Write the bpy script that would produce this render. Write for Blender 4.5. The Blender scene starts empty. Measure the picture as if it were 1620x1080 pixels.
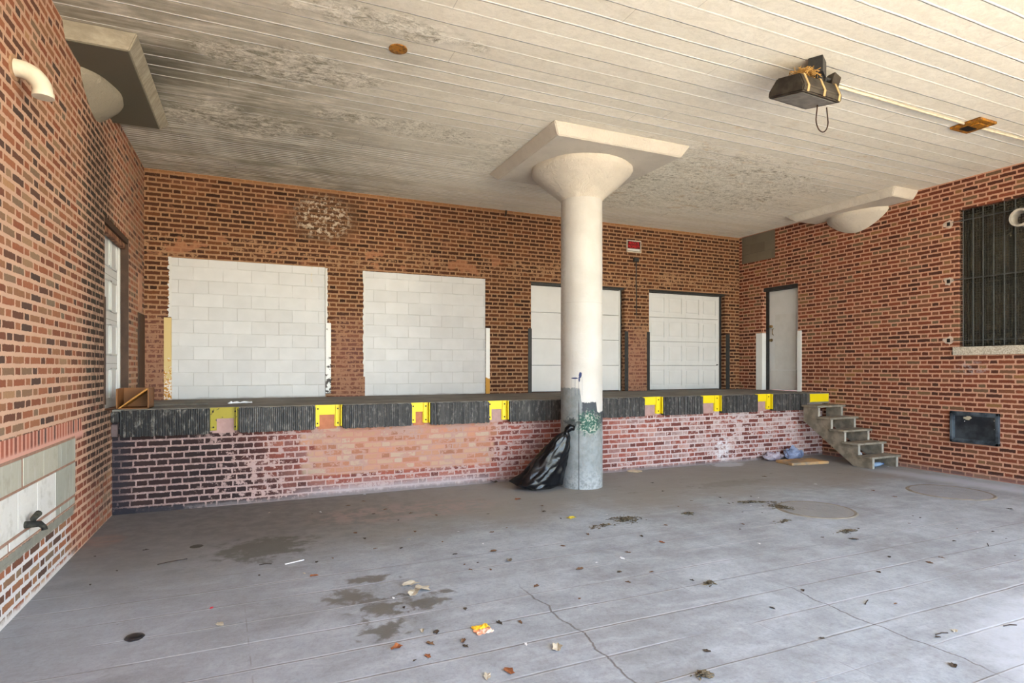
import bpy, bmesh, math, random
from mathutils import Vector, Matrix, noise as mnoise
random.seed(7)
C = bpy.context.scene.collection
PI = math.pi

# ------------------------------------------------------------------ camera, sky, sun, exposure
CX, CY, CH = 1.501, -10.1655, 1.702
YAW = 0.4157
F_PX, HORIZON = 923.686, 581.49
cam = bpy.data.cameras.new('camera')
cam_o = bpy.data.objects.new('camera', cam); C.objects.link(cam_o)
cam.sensor_width = 36.0; cam.lens = 36.0 * F_PX / 1620
cam.shift_y = (HORIZON - 540) / 1620
cam.clip_start = 0.05; cam.clip_end = 400
cam_o.location = (CX, CY, CH)
cam_o.rotation_euler = (PI / 2, 0, -YAW)
bpy.context.scene.camera = cam_o

world = bpy.data.worlds.new('sky'); bpy.context.scene.world = world
world.use_nodes = True
_nt = world.node_tree; _nt.nodes.clear()
_out = _nt.nodes.new('ShaderNodeOutputWorld'); _bg = _nt.nodes.new('ShaderNodeBackground')
_sky = _nt.nodes.new('ShaderNodeTexSky')
_sky.sky_type = 'NISHITA'; _sky.sun_disc = False
_sky.sun_elevation = math.radians(48); _sky.sun_rotation = math.radians(140)
_sky.air_density = 1.0; _sky.dust_density = 0.6; _sky.ozone_density = 1.0
_bg.inputs['Strength'].default_value = 1.0
_nt.links.new(_sky.outputs[0], _bg.inputs['Color']); _nt.links.new(_bg.outputs[0], _out.inputs[0])

sun = bpy.data.lights.new('sun', 'SUN'); sun.energy = 21.0; sun.angle = math.radians(0.6); sun.color = (1.0, 0.93, 0.80)
sun_o = bpy.data.objects.new('sun', sun); C.objects.link(sun_o)
sun_o.rotation_euler = Vector((-0.42, 0.42, -0.80)).to_track_quat('-Z', 'Y').to_euler()

vs = bpy.context.scene.view_settings
vs.view_transform = 'Standard'; vs.look = 'None'; vs.gamma = 1.0; vs.use_curve_mapping = False
vs.exposure = 0.92

# ------------------------------------------------------------------ main dimensions (metres)
W, D, DZ, HC = 11.70, 2.142, 1.217, 4.68     # room width, dock depth, dock height, ceiling height
FRONT = -13.8                                # edge of the roof behind the camera

def srgb(r, g, b, k=1.0):
    f = lambda c: (c / 255 / 12.92 if c / 255 <= 0.04045 else ((c / 255 + 0.055) / 1.055) ** 2.4)
    return (f(r) * k, f(g) * k, f(b) * k, 1)

def floor_point(px, py, z=0.0):
    """the point of the level z seen at this pixel of the photograph"""
    fx, fy = math.sin(YAW), math.cos(YAW)
    a = (px - 810) / F_PX; b = (py - HORIZON) / F_PX
    vx, vy, vz = fx + fy * a, fy - fx * a, -b
    t = (z - CH) / vz
    return CX + vx * t, CY + vy * t

# ------------------------------------------------------------------ node helper
class S:
    """a socket with arithmetic"""
    def __init__(s, m, o): s.m, s.o = m, o
    def _b(s, op, x, rev=False):
        a, b = (x, s) if rev else (s, x)
        return s.m.math(op, a, b)
    def __add__(s, x): return s._b('ADD', x)
    __radd__ = __add__
    def __sub__(s, x): return s._b('SUBTRACT', x)
    def __rsub__(s, x): return s._b('SUBTRACT', x, True)
    def __mul__(s, x): return s._b('MULTIPLY', x)
    __rmul__ = __mul__
    def __truediv__(s, x): return s._b('DIVIDE', x)

class Mat:
    def __init__(s, name):
        s.mat = bpy.data.materials.new(name); s.mat.use_nodes = True
        s.nt = s.mat.node_tree; s.nt.nodes.clear()
        s.out = s.nt.nodes.new('ShaderNodeOutputMaterial')
        s.bsdf = s.nt.nodes.new('ShaderNodeBsdfPrincipled')
        s.nt.links.new(s.bsdf.outputs[0], s.out.inputs[0])
        s._pos = None
    def put(s, sock, v):
        if isinstance(v, S): s.nt.links.new(v.o, sock)
        elif isinstance(v, (tuple, list)):
            sock.default_value = v if len(sock.default_value) == len(v) else v[:3]
        else: sock.default_value = v
    def math(s, op, a, b=0.0, c=None, clamp=False):
        n = s.nt.nodes.new('ShaderNodeMath'); n.operation = op; n.use_clamp = clamp
        s.put(n.inputs[0], a); s.put(n.inputs[1], b)
        if c is not None: s.put(n.inputs[2], c)
        return S(s, n.outputs[0])
    def mn(s, a, b): return s.math('MINIMUM', a, b)
    def mx(s, a, b): return s.math('MAXIMUM', a, b)
    def abs(s, a): return s.math('ABSOLUTE', a)
    def floor(s, a): return s.math('FLOOR', a)
    def fract(s, a): return s.math('FRACT', a)
    def sat(s, a): return s.math('ADD', a, 0.0, clamp=True)
    def inv(s, a): return s.math('SUBTRACT', 1.0, a, clamp=True)
    def step(s, v, lo, hi):
        """0 at lo, 1 at hi, smooth"""
        n = s.nt.nodes.new('ShaderNodeMapRange'); n.interpolation_type = 'SMOOTHSTEP'
        s.put(n.inputs['Value'], v); s.put(n.inputs['From Min'], lo); s.put(n.inputs['From Max'], hi)
        return S(s, n.outputs[0])
    def pos(s):
        if not s._pos:
            g = s.nt.nodes.new('ShaderNodeNewGeometry'); x = s.nt.nodes.new('ShaderNodeSeparateXYZ')
            s.nt.links.new(g.outputs['Position'], x.inputs[0])
            s._pos = (S(s, x.outputs[0]), S(s, x.outputs[1]), S(s, x.outputs[2])); s.P = S(s, g.outputs['Position'])
        return s._pos
    def obj(s):
        t = s.nt.nodes.new('ShaderNodeTexCoord'); return S(s, t.outputs['Object'])
    def vec(s, x, y, z=0.0):
        n = s.nt.nodes.new('ShaderNodeCombineXYZ')
        for i, v in enumerate((x, y, z)): s.put(n.inputs[i], v)
        return S(s, n.outputs[0])
    def noise(s, v, scale, detail=3.0, rough=0.55, dist=0.0, col=False):
        n = s.nt.nodes.new('ShaderNodeTexNoise'); s.put(n.inputs['Vector'], v)
        n.inputs['Scale'].default_value = scale; n.inputs['Detail'].default_value = detail
        n.inputs['Roughness'].default_value = rough; n.inputs['Distortion'].default_value = dist
        return S(s, n.outputs[1 if col else 0])
    def white(s, v):
        n = s.nt.nodes.new('ShaderNodeTexWhiteNoise'); n.noise_dimensions = '3D'; s.put(n.inputs['Vector'], v)
        return S(s, n.outputs[0])
    def voronoi(s, v, scale):
        n = s.nt.nodes.new('ShaderNodeTexVoronoi'); s.put(n.inputs['Vector'], v); n.inputs['Scale'].default_value = scale
        return S(s, n.outputs[0])
    def mix(s, f, a, b):
        n = s.nt.nodes.new('ShaderNodeMix'); n.data_type = 'RGBA'
        s.put(n.inputs[0], f); s.put(n.inputs[6], a); s.put(n.inputs[7], b)
        return S(s, n.outputs[2])
    def mul(s, f, a, b):
        n = s.nt.nodes.new('ShaderNodeMix'); n.data_type = 'RGBA'; n.blend_type = 'MULTIPLY'
        s.put(n.inputs[0], f); s.put(n.inputs[6], a); s.put(n.inputs[7], b)
        return S(s, n.outputs[2])
    def ramp(s, f, stops, const=False):
        n = s.nt.nodes.new('ShaderNodeValToRGB'); s.put(n.inputs[0], f)
        r = n.color_ramp
        if const: r.interpolation = 'CONSTANT'
        while len(r.elements) < len(stops): r.elements.new(0.5)
        for e, (p, c) in zip(r.elements, stops): e.position = p; e.color = c
        return S(s, n.outputs[0])
    def bump(s, h, strength=0.5, dist=0.01):
        n = s.nt.nodes.new('ShaderNodeBump'); s.put(n.inputs['Height'], h)
        n.inputs['Strength'].default_value = strength; n.inputs['Distance'].default_value = dist
        s.nt.links.new(n.outputs[0], s.bsdf.inputs['Normal'])
    def box(s, x, a, b, soft):
        return s.step(x, a - soft, a + soft) * s.inv(s.step(x, b - soft, b + soft))
    def blob(s, x, y, cx, cy, rx, ry, jit, k=0.5):
        """1 inside an uneven ellipse"""
        dx = (x - cx) * (1 / rx); dy = (y - cy) * (1 / ry)
        return s.inv(s.step(s.math('SQRT', dx * dx + dy * dy) + jit * k, 0.85, 1.1))
    def done(s, color, rough=0.8, metal=0.0, spec=0.3):
        s.put(s.bsdf.inputs['Base Color'], color); s.put(s.bsdf.inputs['Roughness'], rough)
        s.put(s.bsdf.inputs['Metallic'], metal); s.put(s.bsdf.inputs['Specular IOR Level'], spec)
        return s.mat

def simple(name, col, rough=0.7, metal=0.0, var=0.25, scale=12, col2=None, bump=0.15, spec=0.3):
    m = Mat(name); p = m.obj()
    n = m.noise(p, scale, 4)
    c2 = col2 or tuple(x * (1 - var) for x in col[:3]) + (1,)
    c = m.mix(m.step(n, 0.35, 0.65), col, c2)
    m.bump(m.noise(p, scale * 5, 3), bump, 0.01)
    return m.done(c, rough, metal, spec)

# ------------------------------------------------------------------ brick
STR = 0.665
def brick(name, stops, mortar, smear=0.0, extra=None, CRS=0.0695, PER=0.325, JW=0.0105):
    m = Mat(name); x, y, z = m.pos()
    s0 = x + y
    flat = m.vec(s0, z, 0.0)
    w = m.noise(flat, 9.0, 2)
    w2 = m.noise(m.vec(s0 + 31.0, z, 0.0), 60.0, 2)
    s = s0 + (w - 0.5) * 0.012 + (w2 - 0.5) * 0.014
    zz = z + (w - 0.5) * 0.009 + (w2 - 0.5) * 0.010
    row = m.floor(zz * (1 / CRS))
    odd = m.fract(row * 0.5)                              # 0 or .5
    jr = m.white(m.vec(row, 3.3, 1.0))
    u = s * (1 / PER) + odd + (jr - 0.5) * 0.10
    f = m.fract(u); uid = m.floor(u)
    hdr = m.math('GREATER_THAN', f, STR)
    dv = m.mn(m.mn(f, m.inv(f)), m.abs(f - STR)) * PER
    fz = m.fract(zz * (1 / CRS))
    dh = m.mn(fz, m.inv(fz)) * CRS
    rnd = m.white(m.vec(uid * 2.0 + hdr, row, 0.5))
    rnd2 = m.white(m.vec(uid * 2.0 + hdr, row, 7.5))
    n1 = m.noise(flat, 1.7, 5, 0.62)                      # large patches of smeared mortar
    n2 = m.noise(flat, 13.0, 5, 0.7)
    sm = m.step(n1 * 0.62 + n2 * 0.38, 0.60 - smear, 0.66 - smear)
    ctx = dict(m=m, x=x, y=y, z=z, s=s0, flat=flat, n1=n1, n2=n2, rnd=rnd, rnd2=rnd2, uid=uid, row=row, hdr=hdr, w2=w2)
    if extra and 'smear' in extra: sm = extra['smear'](ctx, sm)
    jw = JW + (m.noise(flat, 22.0, 4, 0.7) - 0.5) * 0.020
    joint = m.inv(m.step(m.mn(dv * 1.30, dh), jw - 0.0012, jw + 0.0016))
    mask = m.mx(joint, sm)
    bc = m.ramp(rnd, stops)
    bc = m.mul(0.6, bc, m.mix(m.noise(flat, 45.0, 4, 0.7), (0.55, 0.55, 0.55, 1), (1.45, 1.4, 1.35, 1)))
    mc = m.mix(m.noise(flat, 5.0, 4), mortar, tuple(v * 0.78 for v in mortar[:3]) + (1,))
    if extra and 'brick' in extra: bc = extra['brick'](ctx, bc)
    if extra and 'mortar' in extra: mc = extra['mortar'](ctx, mc)
    col = m.mix(mask, bc, mc)
    if extra and 'all' in extra: col = extra['all'](ctx, col)
    h = m.inv(joint) * 1.0 + m.noise(flat, 90.0, 3) * 0.35 + sm * 0.25
    m.bump(h, 0.55, 0.006)
    return m.done(col, 0.88, 0.0, 0.2)

def K(c, k): return tuple(v * k for v in c[:3]) + (1,)
def soot_left(c, col):
    m = c['m']
    red = m.box(c['y'], -3.7, -2.7, .3) * m.inv(m.step(c['z'], .9, 1.6))
    col = m.mix(red * .55, col, srgb(138, 66, 52))
    a = m.box(c['y'], -3.3, -2.25, 0.5) * m.inv(m.step(c['z'], 3.8, 4.7)) * m.step(c['z'], 0.2, 0.9)
    a = m.sat(a * 1.5) * m.step(c['n1'] + (c['rnd'] - 0.5) * 0.25, 0.22, 0.42) * 0.9
    return m.mix(a, col, srgb(40, 36, 33))
def mortar_left(c, col):
    m = c['m']
    wht = m.inv(m.step(c['z'] + (c['n1'] - 0.5) * 0.1, 0.34, 0.42)) * m.inv(m.step(c['y'] + (c['n2'] - .5) * .4, -4.0, -3.7))
    col = m.mix(wht, col, srgb(206, 202, 200))
    a = m.sat(m.box(c['y'], -3.1, -2.25, 0.4) * 1.3) * m.step(c['n2'], 0.3, 0.6) * 0.75 * m.inv(m.step(c['z'], 3.8, 4.7))
    a2 = m.step(c['y'], -2.0, -0.6) * 0.45
    col = m.mix(a2, col, srgb(128, 100, 80))
    return m.mix(a, col, srgb(104, 86, 74))
def all_left(c, col):
    m = c['m']; y, z = c['y'], c['z']
    # upright course over the stone patch
    inz = m.box(z, 1.105, 1.225, 0.004) * m.inv(m.step(y, -3.45, -3.42))
    f = m.fract(y * (1 / 0.078) + c['w2'] * 0.1); uidd = m.floor(y * (1 / 0.078))
    r = m.white(m.vec(uidd, 2.0, 0.0))
    bar = m.box(f, 0.22, 0.8, 0.05)
    c2 = m.mix(bar, srgb(200, 148, 130), m.ramp(r, [(0, srgb(90, 70, 66)), (0.5, srgb(150, 84, 66)), (1, srgb(176, 112, 92))]))
    col = m.mix(inz, col, c2)
    rr = m.box(z, 1.05, 1.11, 0.02) * m.inv(m.step(y, -3.45, -3.3)) * 0.9
    col = m.mix(rr, col, srgb(204, 152, 138))
    # cement ledge and the washed foot
    cem = m.box(z + (c['n2'] - .5) * .05, 0.375, 0.45, 0.008) * m.inv(m.step(y, -3.75, -3.65))
    col = m.mix(cem, col, m.mix(c['n2'], srgb(150, 148, 136), srgb(116, 116, 106)))
    foot = m.inv(m.step(z + (c['n2'] - .5) * .09, 0.02, 0.06)) * m.inv(m.step(y, -3.9, -3.6))
    col = m.mix(foot, col, srgb(205, 200, 196))
    return col

STOPS_L = [(0, srgb(78, 64, 58)), (0.18, srgb(104, 70, 56)), (0.3, srgb(138, 84, 62)), (0.55, srgb(152, 98, 72)),
           (0.8, srgb(142, 104, 78)), (0.93, srgb(118, 102, 86)), (1, srgb(172, 132, 98))]
M_LEFT = brick('brick_left_wall', STOPS_L, srgb(206, 168, 144), -0.05,
               dict(brick=soot_left, mortar=mortar_left, all=all_left), CRS=0.0780, PER=0.345, JW=0.0150)

def back_smear(c, sm):
    m = c['m']; x, z = c['x'], c['z']
    low = m.inv(m.step(z, 2.3, 3.0))
    pil = m.box(x, -0.2, 0.4, 0.1) + m.box(x, 2.7, 3.3, 0.1) + m.box(x, 8.5, 9.2, 0.1)
    band = m.box(z, 3.35, 3.75, 0.1)
    f = m.sat(low * pil * 0.55 + band * 0.35)
    more = m.step(c['n1'] * 0.35 + c['n2'] * 0.65 + f * 0.17, 0.585, 0.63)
    return m.mx(sm, more * m.sat(pil * low + band) * 0.9)
def back_brick(c, col):
    m = c['m']
    d = m.step(c['n1'] + (c['rnd2'] - 0.5) * 0.3, 0.40, 0.62) * 0.65 * m.step(c['z'], 3.0, 3.6)
    return m.mix(d, col, srgb(72, 46, 34))
def back_all(c, col):
    m = c['m']; x, z = c['x'], c['z']
    pk = m.inv(m.step(z, 2.0, 2.9)) * (m.box(x, -0.2, 0.35, 0.1) + m.box(x, 2.7, 3.25, 0.1) + m.box(x, 8.6, 9.1, 0.1))
    col = m.mix(m.sat(pk) * 0.4, col, srgb(140, 94, 84))
    # whitish salts under the ceiling
    b = m.blob(x, z, 2.55, 4.2, 0.95, 0.75, c['n2'], 0.9)
    e = b * m.step(c['n2'], 0.50, 0.60)
    gr_ = m.blob(x, z, 2.6, 4.25, 1.2, 0.8, c['n1'], 0.9)
    col = m.mix(gr_ * 0.5, col, srgb(84, 62, 44))
    col = m.mix(e * 0.8, col, srgb(196, 182, 164))
    pat = m.noise(m.vec(c['s'] * 0.7, z, 9.0), 3.6, 4, 0.55)
    pm = m.step(pat, 0.60, 0.64) * (m.box(z, 3.40, 3.75, 0.12) + m.box(z, 3.8, 4.6, 0.2) * 0.35) * m.inv(m.step(x, 7.0, 9.5))
    col = m.mix(m.sat(pm) * 0.75, col, srgb(156, 108, 80))
    top = m.step(z + (c['n2'] - .5) * .1, 4.60, 4.66) * 0.8
    return m.mix(top, col, srgb(150, 108, 74))
STOPS_B = [(0, srgb(48, 30, 22)), (0.25, srgb(68, 40, 27)), (0.5, srgb(88, 52, 34)), (0.75, srgb(102, 64, 40)), (1, srgb(76, 48, 32))]
M_BACK = brick('brick_back_wall', STOPS_B, srgb(160, 124, 94), -0.02, dict(smear=back_smear, brick=back_brick, all=back_all), CRS=0.0735, JW=0.0130)

def right_all(c, col):
    m = c['m']; y, z = c['y'], c['z']
    b = m.blob(y, z, -4.75, 1.7, 0.5, 0.22, c['n2'], 0.9) * m.step(c['n2'], 0.48, 0.58) * 0.4
    col = m.mix(b, col, srgb(190, 180, 180))
    base = m.inv(m.step(z + (c['n2'] - .5) * .12, 0.03, 0.12)) * 0.55
    return m.mix(base, col, srgb(132, 108, 104))
STOPS_R = [(0, srgb(70, 44, 36)), (0.25, srgb(96, 52, 38)), (0.55, srgb(124, 68, 48)), (0.8, srgb(112, 74, 54)), (0.94, srgb(104, 84, 64)), (1, srgb(136, 98, 62))]
M_RIGHT = brick('brick_right_wall', STOPS_R, srgb(200, 152, 126), -0.06, dict(all=right_all), CRS=0.0730, PER=0.335, JW=0.0125)

def dock_smear(c, sm):
    m = c['m']; x, z = c['x'], c['z']
    top = m.step(z, 0.70, 0.88) * m.box(x, 0.9, 5.4, 0.25)
    mid = m.box(x, 1.1, 2.1, 0.3) * 0.8 + m.box(x, 4.8, 5.8, 0.25) * 0.6 + m.box(x, 9.0, 10.2, 0.5) * 0.5
    more = m.step(c['n1'] * 0.3 + c['n2'] * 0.7 + m.sat(top + mid) * 0.06 + m.box(x, 2.2, 5.0, .2) * .055, 0.57, 0.62)
    clean = m.step(x, 0.7, 1.1)
    return m.mx(sm, more) * clean
def dock_brick(c, col):
    m = c['m']; x, z = c['x'], c['z']
    # later, paler bricks of the repair
    pat = m.box(x + (c['rnd2'] - 0.5) * 0.25, 2.15, 4.75, 0.03) * m.step(z, 0.27, 0.30)
    pale = m.ramp(c['rnd2'], [(0, srgb(142, 98, 78)), (0.3, srgb(164, 112, 88)), (0.55, srgb(170, 134, 110)), (0.8, srgb(168, 148, 130)), (1, srgb(176, 120, 94))])
    col = m.mix(pat, col, pale)
    s = m.inv(m.step(x + (c['n1'] - 0.5) * 1.2 - m.inv(z) * 0.5, 0.9, 2.1))
    col = m.mix(s * 0.93, col, srgb(32, 29, 30))
    e = m.sat(m.step(x, 5.5, 9.5) * 0.75 + m.box(x, 9.0, 9.6, 0.3) * 0.5) * m.step(c['n2'] + (c['rnd'] - .5) * .3, 0.42, 0.62)
    return m.mix(e * 0.7, col, srgb(196, 182, 178))
def dock_mortar(c, col):
    m = c['m']; x, z = c['x'], c['z']
    pat = m.box(x, 2.15, 4.75, 0.05) * m.step(z, 0.27, 0.32)
    col = m.mix(pat * 0.8, col, m.mix(m.step(c['n1'], 0.4, 0.6), srgb(170, 118, 100), srgb(160, 128, 116)))
    sm_ = m.inv(m.step(x + (c['n1'] - .5) * 1.0, 0.4, 1.8)) * m.step(c['n2'], .3, .6)
    col = m.mix(sm_ * 0.6, col, srgb(98, 78, 74))
    pale_right = m.step(x, 6.0, 8.0)  # paler mortar towards the right end
    return m.mix(pale_right * 0.7, col, srgb(196, 180, 178))
def dock_all(c, col):
    m = c['m']; x, z = c['x'], c['z']
    e = m.blob(x, z, 9.15, 0.25, 0.35, 0.42, c['n2'], 0.9) * m.step(c['n2'], 0.42, 0.6)
    col = m.mix(e * 0.85, col, srgb(208, 204, 208))
    g = m.inv(m.step(z + (c['n2'] - .5) * .16 , 0.06, 0.20)) * m.step(x, 1.6, 2.6) * m.inv(m.step(x, 4.0, 5.2))
    col = m.mix(g * 0.75, col, m.mix(c['n2'], srgb(150, 140, 142), srgb(176, 168, 170)))
    g2 = m.inv(m.step(z + (c['n2'] - .5) * .08, 0.02, 0.07)) * 0.8
    col = m.mix(g2, col, srgb(112, 104, 104))
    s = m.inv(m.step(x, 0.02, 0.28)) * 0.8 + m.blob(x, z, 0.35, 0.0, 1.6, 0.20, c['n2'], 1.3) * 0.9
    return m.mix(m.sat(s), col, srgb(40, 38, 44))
STOPS_D = [(0, srgb(92, 56, 52)), (0.3, srgb(118, 66, 58)), (0.6, srgb(140, 78, 66)), (0.85, srgb(124, 90, 86)), (1, srgb(156, 96, 80))]
M_DOCK = brick('brick_dock_face', STOPS_D, srgb(178, 150, 144), 0.0, dict(smear=dock_smear, brick=dock_brick, mortar=dock_mortar, all=dock_all), CRS=0.077, PER=0.355, JW=0.0108)

# ------------------------------------------------------------------ other surfaces
def ceiling_mat():
    m = Mat('board_marked_ceiling'); x, y, z = m.pos(); P = m.P
    wv = m.noise(m.vec(x * 0.35, y, 0.0), 3.0, 3)
    yy = y + (wv - 0.5) * 0.03
    u = yy * (1 / 0.205)
    row = m.floor(u); f = m.fract(u)
    r1 = m.white(m.vec(row, 1.0, 0.0)); r2 = m.white(m.vec(row, 5.0, 0.0))
    nb = m.noise(m.vec(x * 1.2, y * 8.0, 0.0), 2.0, 4)
    # near the back wall the boards are narrow
    u2 = yy * (1 / 0.072); f2 = m.fract(u2); r3 = m.white(m.vec(m.floor(u2), 9.0, 0.0))
    narrow = m.step(y + (m.noise(P, 0.8, 3) - .5) * 0.8, -2.5, -2.1)
    d = m.mn(f, m.inv(f)); d2 = m.mn(f2, m.inv(f2))
    brk = m.step(nb, 0.26, 0.44)
    ridge = m.inv(m.step(d, 0.022, 0.065)) * m.step(r2, 0.1, 0.3) * brk
    ridge2 = m.inv(m.step(d2, 0.06, 0.2)) * m.step(r3, 0.3, 0.5) * brk
    # cross joints of the boards
    uc = (x + r1 * 7.0) * (1 / 2.7)
    cr = m.inv(m.step(m.abs(m.fract(uc) - 0.5), 0.0006, 0.002)) * m.step(m.white(m.vec(m.floor(uc), row, 3.0)), 0.5, 0.6) * 0.35
    ridge = m.mix(narrow, ridge, ridge2)
    # trowelled repair areas
    big = m.noise(m.vec(x * 0.55, y * 1.1, 3.0), 0.95, 6, 0.62, 0.6)
    ctr = m.blob(x, y, 7.6, -2.6, 5.4, 2.6, m.noise(P, 1.3, 4), 0.9) + m.blob(x, y, 1.9, -4.0, 2.4, 0.65, m.noise(P, 2.0, 5), 1.2) \
        + m.blob(x, y, 3.4, -3.0, 2.8, 0.6, m.noise(P, 2.4, 5), 1.2) + m.blob(x, y, 1.5, -2.4, 2.6, 0.9, m.noise(P, 2.2, 5), 1.2) \
        + m.blob(x, y, 2.6, -5.1, 1.9, 0.42, m.noise(P, 3.0, 5), 1.2)
    rep = m.sat(ctr)
    fine = m.noise(m.vec(x, y * 1.7, 0.0), 6.5, 9, 0.74, 1.2)
    pit = m.noise(P, 22.0, 6, 0.7)
    base = m.mix(m.noise(m.vec(x, y * 3, 0.0), 1.5, 5), srgb(246, 240, 226), srgb(232, 225, 208))
    base = m.mul(0.35, base, m.mix(r1, (0.72, 0.72, 0.70, 1), (1.06, 1.06, 1.05, 1)))
    base = m.mul(0.4, base, m.mix(m.step(fine, 0.35, 0.65), (0.76, 0.75, 0.71, 1), (1.05, 1.05, 1.04, 1)))
    base = m.mix(rep * m.step(fine, 0.40, 0.62) * 0.8, base, srgb(246, 242, 230))  # lit and shaded grain of the trowelled relief, painted as colour
    base = m.mix(rep * m.inv(m.step(fine, 0.34, 0.47)) * 0.8, base, srgb(150, 143, 124))
    # grime towards the left end
    gr = m.inv(m.step(x + (m.noise(P, 0.7, 4) - 0.5) * 2.5 - (y + 6) * 0.35, 0.0, 3.6))
    gr = gr * m.inv(rep * m.step(fine, 0.42, 0.6) * 0.75)
    gr = gr * m.step(nb * 0.5 + m.noise(P, 2.3, 5) * 0.5, 0.25, 0.6)
    base = m.mix(gr * 0.78, base, srgb(118, 114, 96))
    dk = m.inv(m.step(x + (y + 3.5) * 0.5, 0.4, 1.3)) * m.box(y, -3.9, -0.9, 0.3) * 0.75  # darker along the left wall beside the column head
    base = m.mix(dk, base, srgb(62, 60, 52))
    # rusty yellow water stains
    st = m.step(m.noise(m.vec(x, y * 2.2, 8.0), 2.6, 5, 0.65), 0.57, 0.68) * m.box(x, 6.2, 10.0, 0.7) * m.box(y, -5.0, -1.2, 0.5)
    base = m.mix(st * 0.42, base, srgb(204, 172, 122))
    f2n = m.noise(m.vec(x, y * 1.3, 2.0), 14.0, 8, 0.75, 2.2)
    base = m.mul(rep * 0.8, base, m.mix(m.step(f2n, 0.38, 0.58), (0.66, 0.65, 0.60, 1), (1.08, 1.08, 1.07, 1)))  # finer trowel relief, its grazing light and shade painted in
    base = m.mul(m.inv(rep) * 0.35, base, m.mix(m.step(f2n, 0.32, 0.5), (0.74, 0.73, 0.69, 1), (1.04, 1.04, 1.03, 1)))
    hatch = m.inv(m.step(fine, 0.18, 0.3))
    base = m.mix(hatch * 0.4, base, srgb(120, 108, 92))
    col = m.mix(ridge * m.inv(rep * 0.75) * 0.95, base, srgb(255, 254, 249))  # ridges painted near white, the light they catch put into the colour
    ridge_shade = (m.inv(m.step(m.abs(f - 0.06), 0.0, 0.02)) * m.inv(narrow) + m.inv(m.step(m.abs(f2 - 0.18), 0.0, 0.06)) * narrow * m.step(r3, 0.35, 0.5)) * m.inv(rep * 0.8) * brk  # painted dark line for the shaded side of each ridge
    col = m.mix(m.sat(ridge_shade) * 0.36, col, srgb(112, 102, 84))
    col = m.mix(cr * m.inv(rep), col, srgb(110, 98, 82))
    h = ridge * m.inv(rep * 0.8) * 1.0 + (r1 * 0.5 + m.fract(u) * 0.3) * m.inv(rep) + fine * 1.2 * rep + pit * 0.18 + fine * 0.25
    m.bump(h, 0.75, 0.014)
    return m.done(col, 0.9, 0, 0.15)
M_CEIL = ceiling_mat()

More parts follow.
